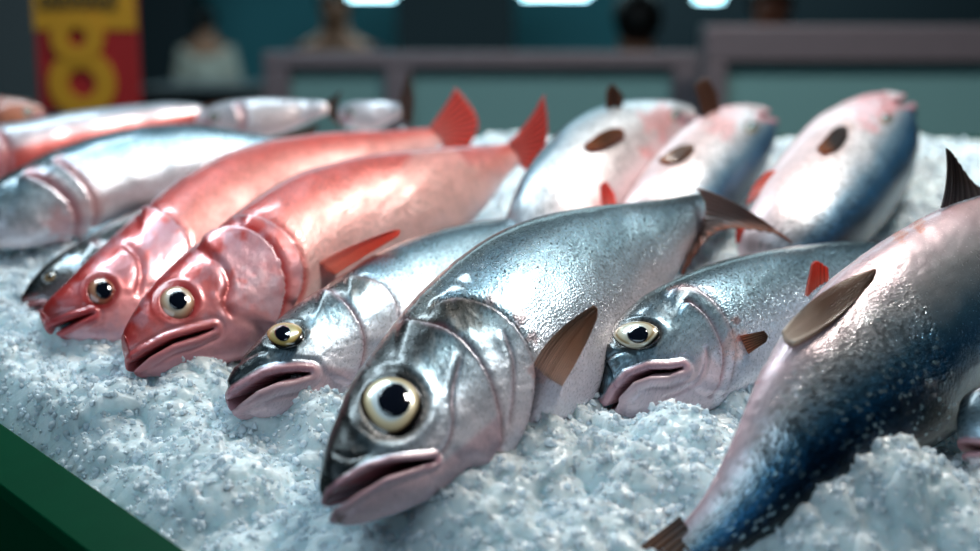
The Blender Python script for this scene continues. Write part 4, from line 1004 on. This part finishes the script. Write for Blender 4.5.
# people far behind, soft in the blur
def skin_fig(name, pts, edges, radii, mat, parent, o, levels=2):
    me = bpy.data.meshes.new(name); me.from_pydata([tuple(np.array(p) - o) for p in pts], edges, []); me.update()
    ob = bpy.data.objects.new(name, me); C.objects.link(ob); ob.parent = parent
    me.materials.append(mat)
    s = ob.modifiers.new('skin', 'SKIN'); s.use_smooth_shade = True
    for i, r in enumerate(radii):
        me.skin_vertices[0].data[i].radius = r if isinstance(r, tuple) else (r, r)
        me.skin_vertices[0].data[i].use_root = (i == 0)
    ss = ob.modifiers.new('sub', 'SUBSURF'); ss.levels = levels; ss.render_levels = levels
    return ob
def ellipsoid(name, c, r, mat, parent, o, n=28, zcut=None, fs=1):
    a = np.linspace(0, math.pi, n // 2 + 1); b = np.arange(n) * 2 * math.pi / n
    Aa, Bb = np.meshgrid(a, b, indexing='ij')
    V = np.stack([np.sin(Aa) * np.cos(Bb) * r[0], np.sin(Aa) * np.sin(Bb) * r[1], np.cos(Aa) * r[2]], -1)
    if zcut is not None: V[..., 2] = np.where(V[..., 1] * fs < 0, np.maximum(V[..., 2], zcut * r[2]), V[..., 2])
    V = V.reshape(-1, 3) + np.array(c); m_ = n
    I = np.arange((n // 2 + 1) * n).reshape(-1, n)
    F = np.stack([I[:-1], I[1:], np.roll(I[1:], -1, 1), np.roll(I[:-1], -1, 1)], -1).reshape(-1, 4)
    return mesh_obj(name, V, F, mat, parent, o)
M_HAIR = plain('black_hair', lin(18, 16, 16), .5)
def person(label, px, pyhead, yd, shirt, skin=(176, 120, 92), facing=-1, h=None):
    hc = wp(px, pyhead, yd); x, z = hc[0], hc[2]; o = np.array([x, yd, 0.]); H = z + .06; s = H / 1.72
    ms = plain('skin', lin(*skin), .5); mc = plain('shirt', shirt, .8); mt = plain('trousers', lin(24, 28, 34), .8)
    r = thing('person', label, 'person', o)
    q = lambda dx, dy, zz: np.array([x + dx * s, yd + dy * s * -facing, zz * s])
    pts = [q(0, 0, .95), q(0, 0, 1.12), q(0, 0, 1.30), q(0, .01, 1.44), q(0, -.01, 1.53), q(0, -.03, 1.62), q(0, -.02, 1.68)]
    ed_ = [(0, 1), (1, 2), (2, 3), (3, 4), (4, 5), (5, 6)]; rad = [(.15, .11), (.14, .10), (.17, .11), (.13, .09), .055, (.075, .09), .065]
    for sx in (-1, 1):
        b = len(pts)
        pts += [q(.17 * sx, .01, 1.40), q(.22 * sx, 0, 1.14), q(.20 * sx, -.14, .96), q(.18 * sx, -.22, .95)]
        ed_ += [(3, b), (b, b + 1), (b + 1, b + 2), (b + 2, b + 3)]; rad += [.062, .045, .033, .036]
        b = len(pts)
        pts += [q(.09 * sx, 0, .88), q(.10 * sx, -.01, .50), q(.10 * sx, .02, .09), q(.11 * sx, -.12, .045)]
        ed_ += [(0, b), (b, b + 1), (b + 1, b + 2), (b + 2, b + 3)]; rad += [.095, .062, .045, .04]
    skin_fig('body', pts, ed_, [tuple(v * s for v in k) if isinstance(k, tuple) else k * s for k in rad], ms, r, o)
    # clothes follow the body
    sp = [0, 1, 2, 3, 7, 8, 15, 16]
    idx_l = [7, 8]; 
    spts = [pts[0], pts[1], pts[2], q(0, .01, 1.43)]; sed = [(0, 1), (1, 2), (2, 3)]; srad = [(.165, .125), (.155, .115), (.185, .125), (.125, .10)]
    for b in (7, 15):
        k = len(spts); spts += [pts[b], pts[b + 1], pts[b + 1] * .35 + pts[b + 2] * .65]; sed += [(3, k), (k, k + 1), (k + 1, k + 2)]; srad += [.078, .062, .05]
    skin_fig('shirt', spts, sed, [tuple(v * s for v in k) if isinstance(k, tuple) else k * s for k in srad], mc, r, o)
    tpts = [q(0, 0, .97)]; ted = []; trad = [(.165, .125)]
    for b in (11, 19):
        k = len(tpts); tpts += [pts[b], pts[b + 1], pts[b + 2]]; ted += [(0, k), (k, k + 1), (k + 1, k + 2)]; trad += [.11, .08, .065]
    skin_fig('trousers', tpts, ted, [tuple(v * s for v in k) if isinstance(k, tuple) else k * s for k in trad], mt, r, o)
    hd = q(0, .012, 1.665)
    ellipsoid('hair', hd, (.088 * s, .105 * s, .10 * s), M_HAIR, r, o, zcut=.25, fs=-facing)
    for sx in (-1, 1):
        ellipsoid('eye', q(.032 * sx, -.118, 1.635), (.012 * s, .008 * s, .008 * s), M_HAIR, r, o, n=12)
    ellipsoid('nose', q(0, -.125, 1.605), (.014 * s, .018 * s, .022 * s), ms, r, o, n=12)
person('person in a white shirt with black hair standing far behind the price sign', 206, 20, 10.4, lin(215, 205, 190), facing=1)
person('person in a dark top with dark red sleeves standing between the tube lamps', 335, 2, 6.6, lin(70, 14, 20))
person('person with black hair whose head shows above the left screen', 637, 20, 4.4, lin(20, 30, 36), facing=1)
person('person in black with an orange-brown face above the wide screen at right', 772, 2, 5.0, lin(12, 12, 14), skin=(190, 110, 80))

# ------------------------------------------------------------------ light
w = bpy.data.worlds.new('hall'); sc.world = w; w.use_nodes = True
bg = w.node_tree.nodes['Background']; bg.inputs['Color'].default_value = (.35, .55, .62, 1); bg.inputs['Strength'].default_value = .15
def area(name, loc, tgt, sx, sy, power, col, spread=180):
    l = bpy.data.lights.new(name, 'AREA'); l.shape = 'RECTANGLE'; l.size = sx; l.size_y = sy; l.energy = power; l.color = col; l.spread = math.radians(spread)
    o = bpy.data.objects.new(name, l); C.objects.link(o); o.location = loc
    d = Vector(tgt) - Vector(loc); o.rotation_euler = d.to_track_quat('-Z', 'Y').to_euler(); return o
area('stall_lamp_warm', (.75, 1.45, 2.75), (.15, 1.0, 1.2), .3, .3, 27, (1, .96, .90))
area('stall_lamp_cool', (-.45, 1.6, 2.6), (0, .9, 1.2), .8, .22, 17, (.70, .9, 1.0))
area('camera_side_fill', (-1.2, -1.0, 3.4), (0, .8, 1.2), 3.0, 2.4, 50, (.62, .84, 1.0))  # added soft fill from the camera side, no lamp of the hall
area('hall_light', (0, 7.5, 3.5), (0, 7.5, 0), 6, 3, 150, (.55, .85, .95))
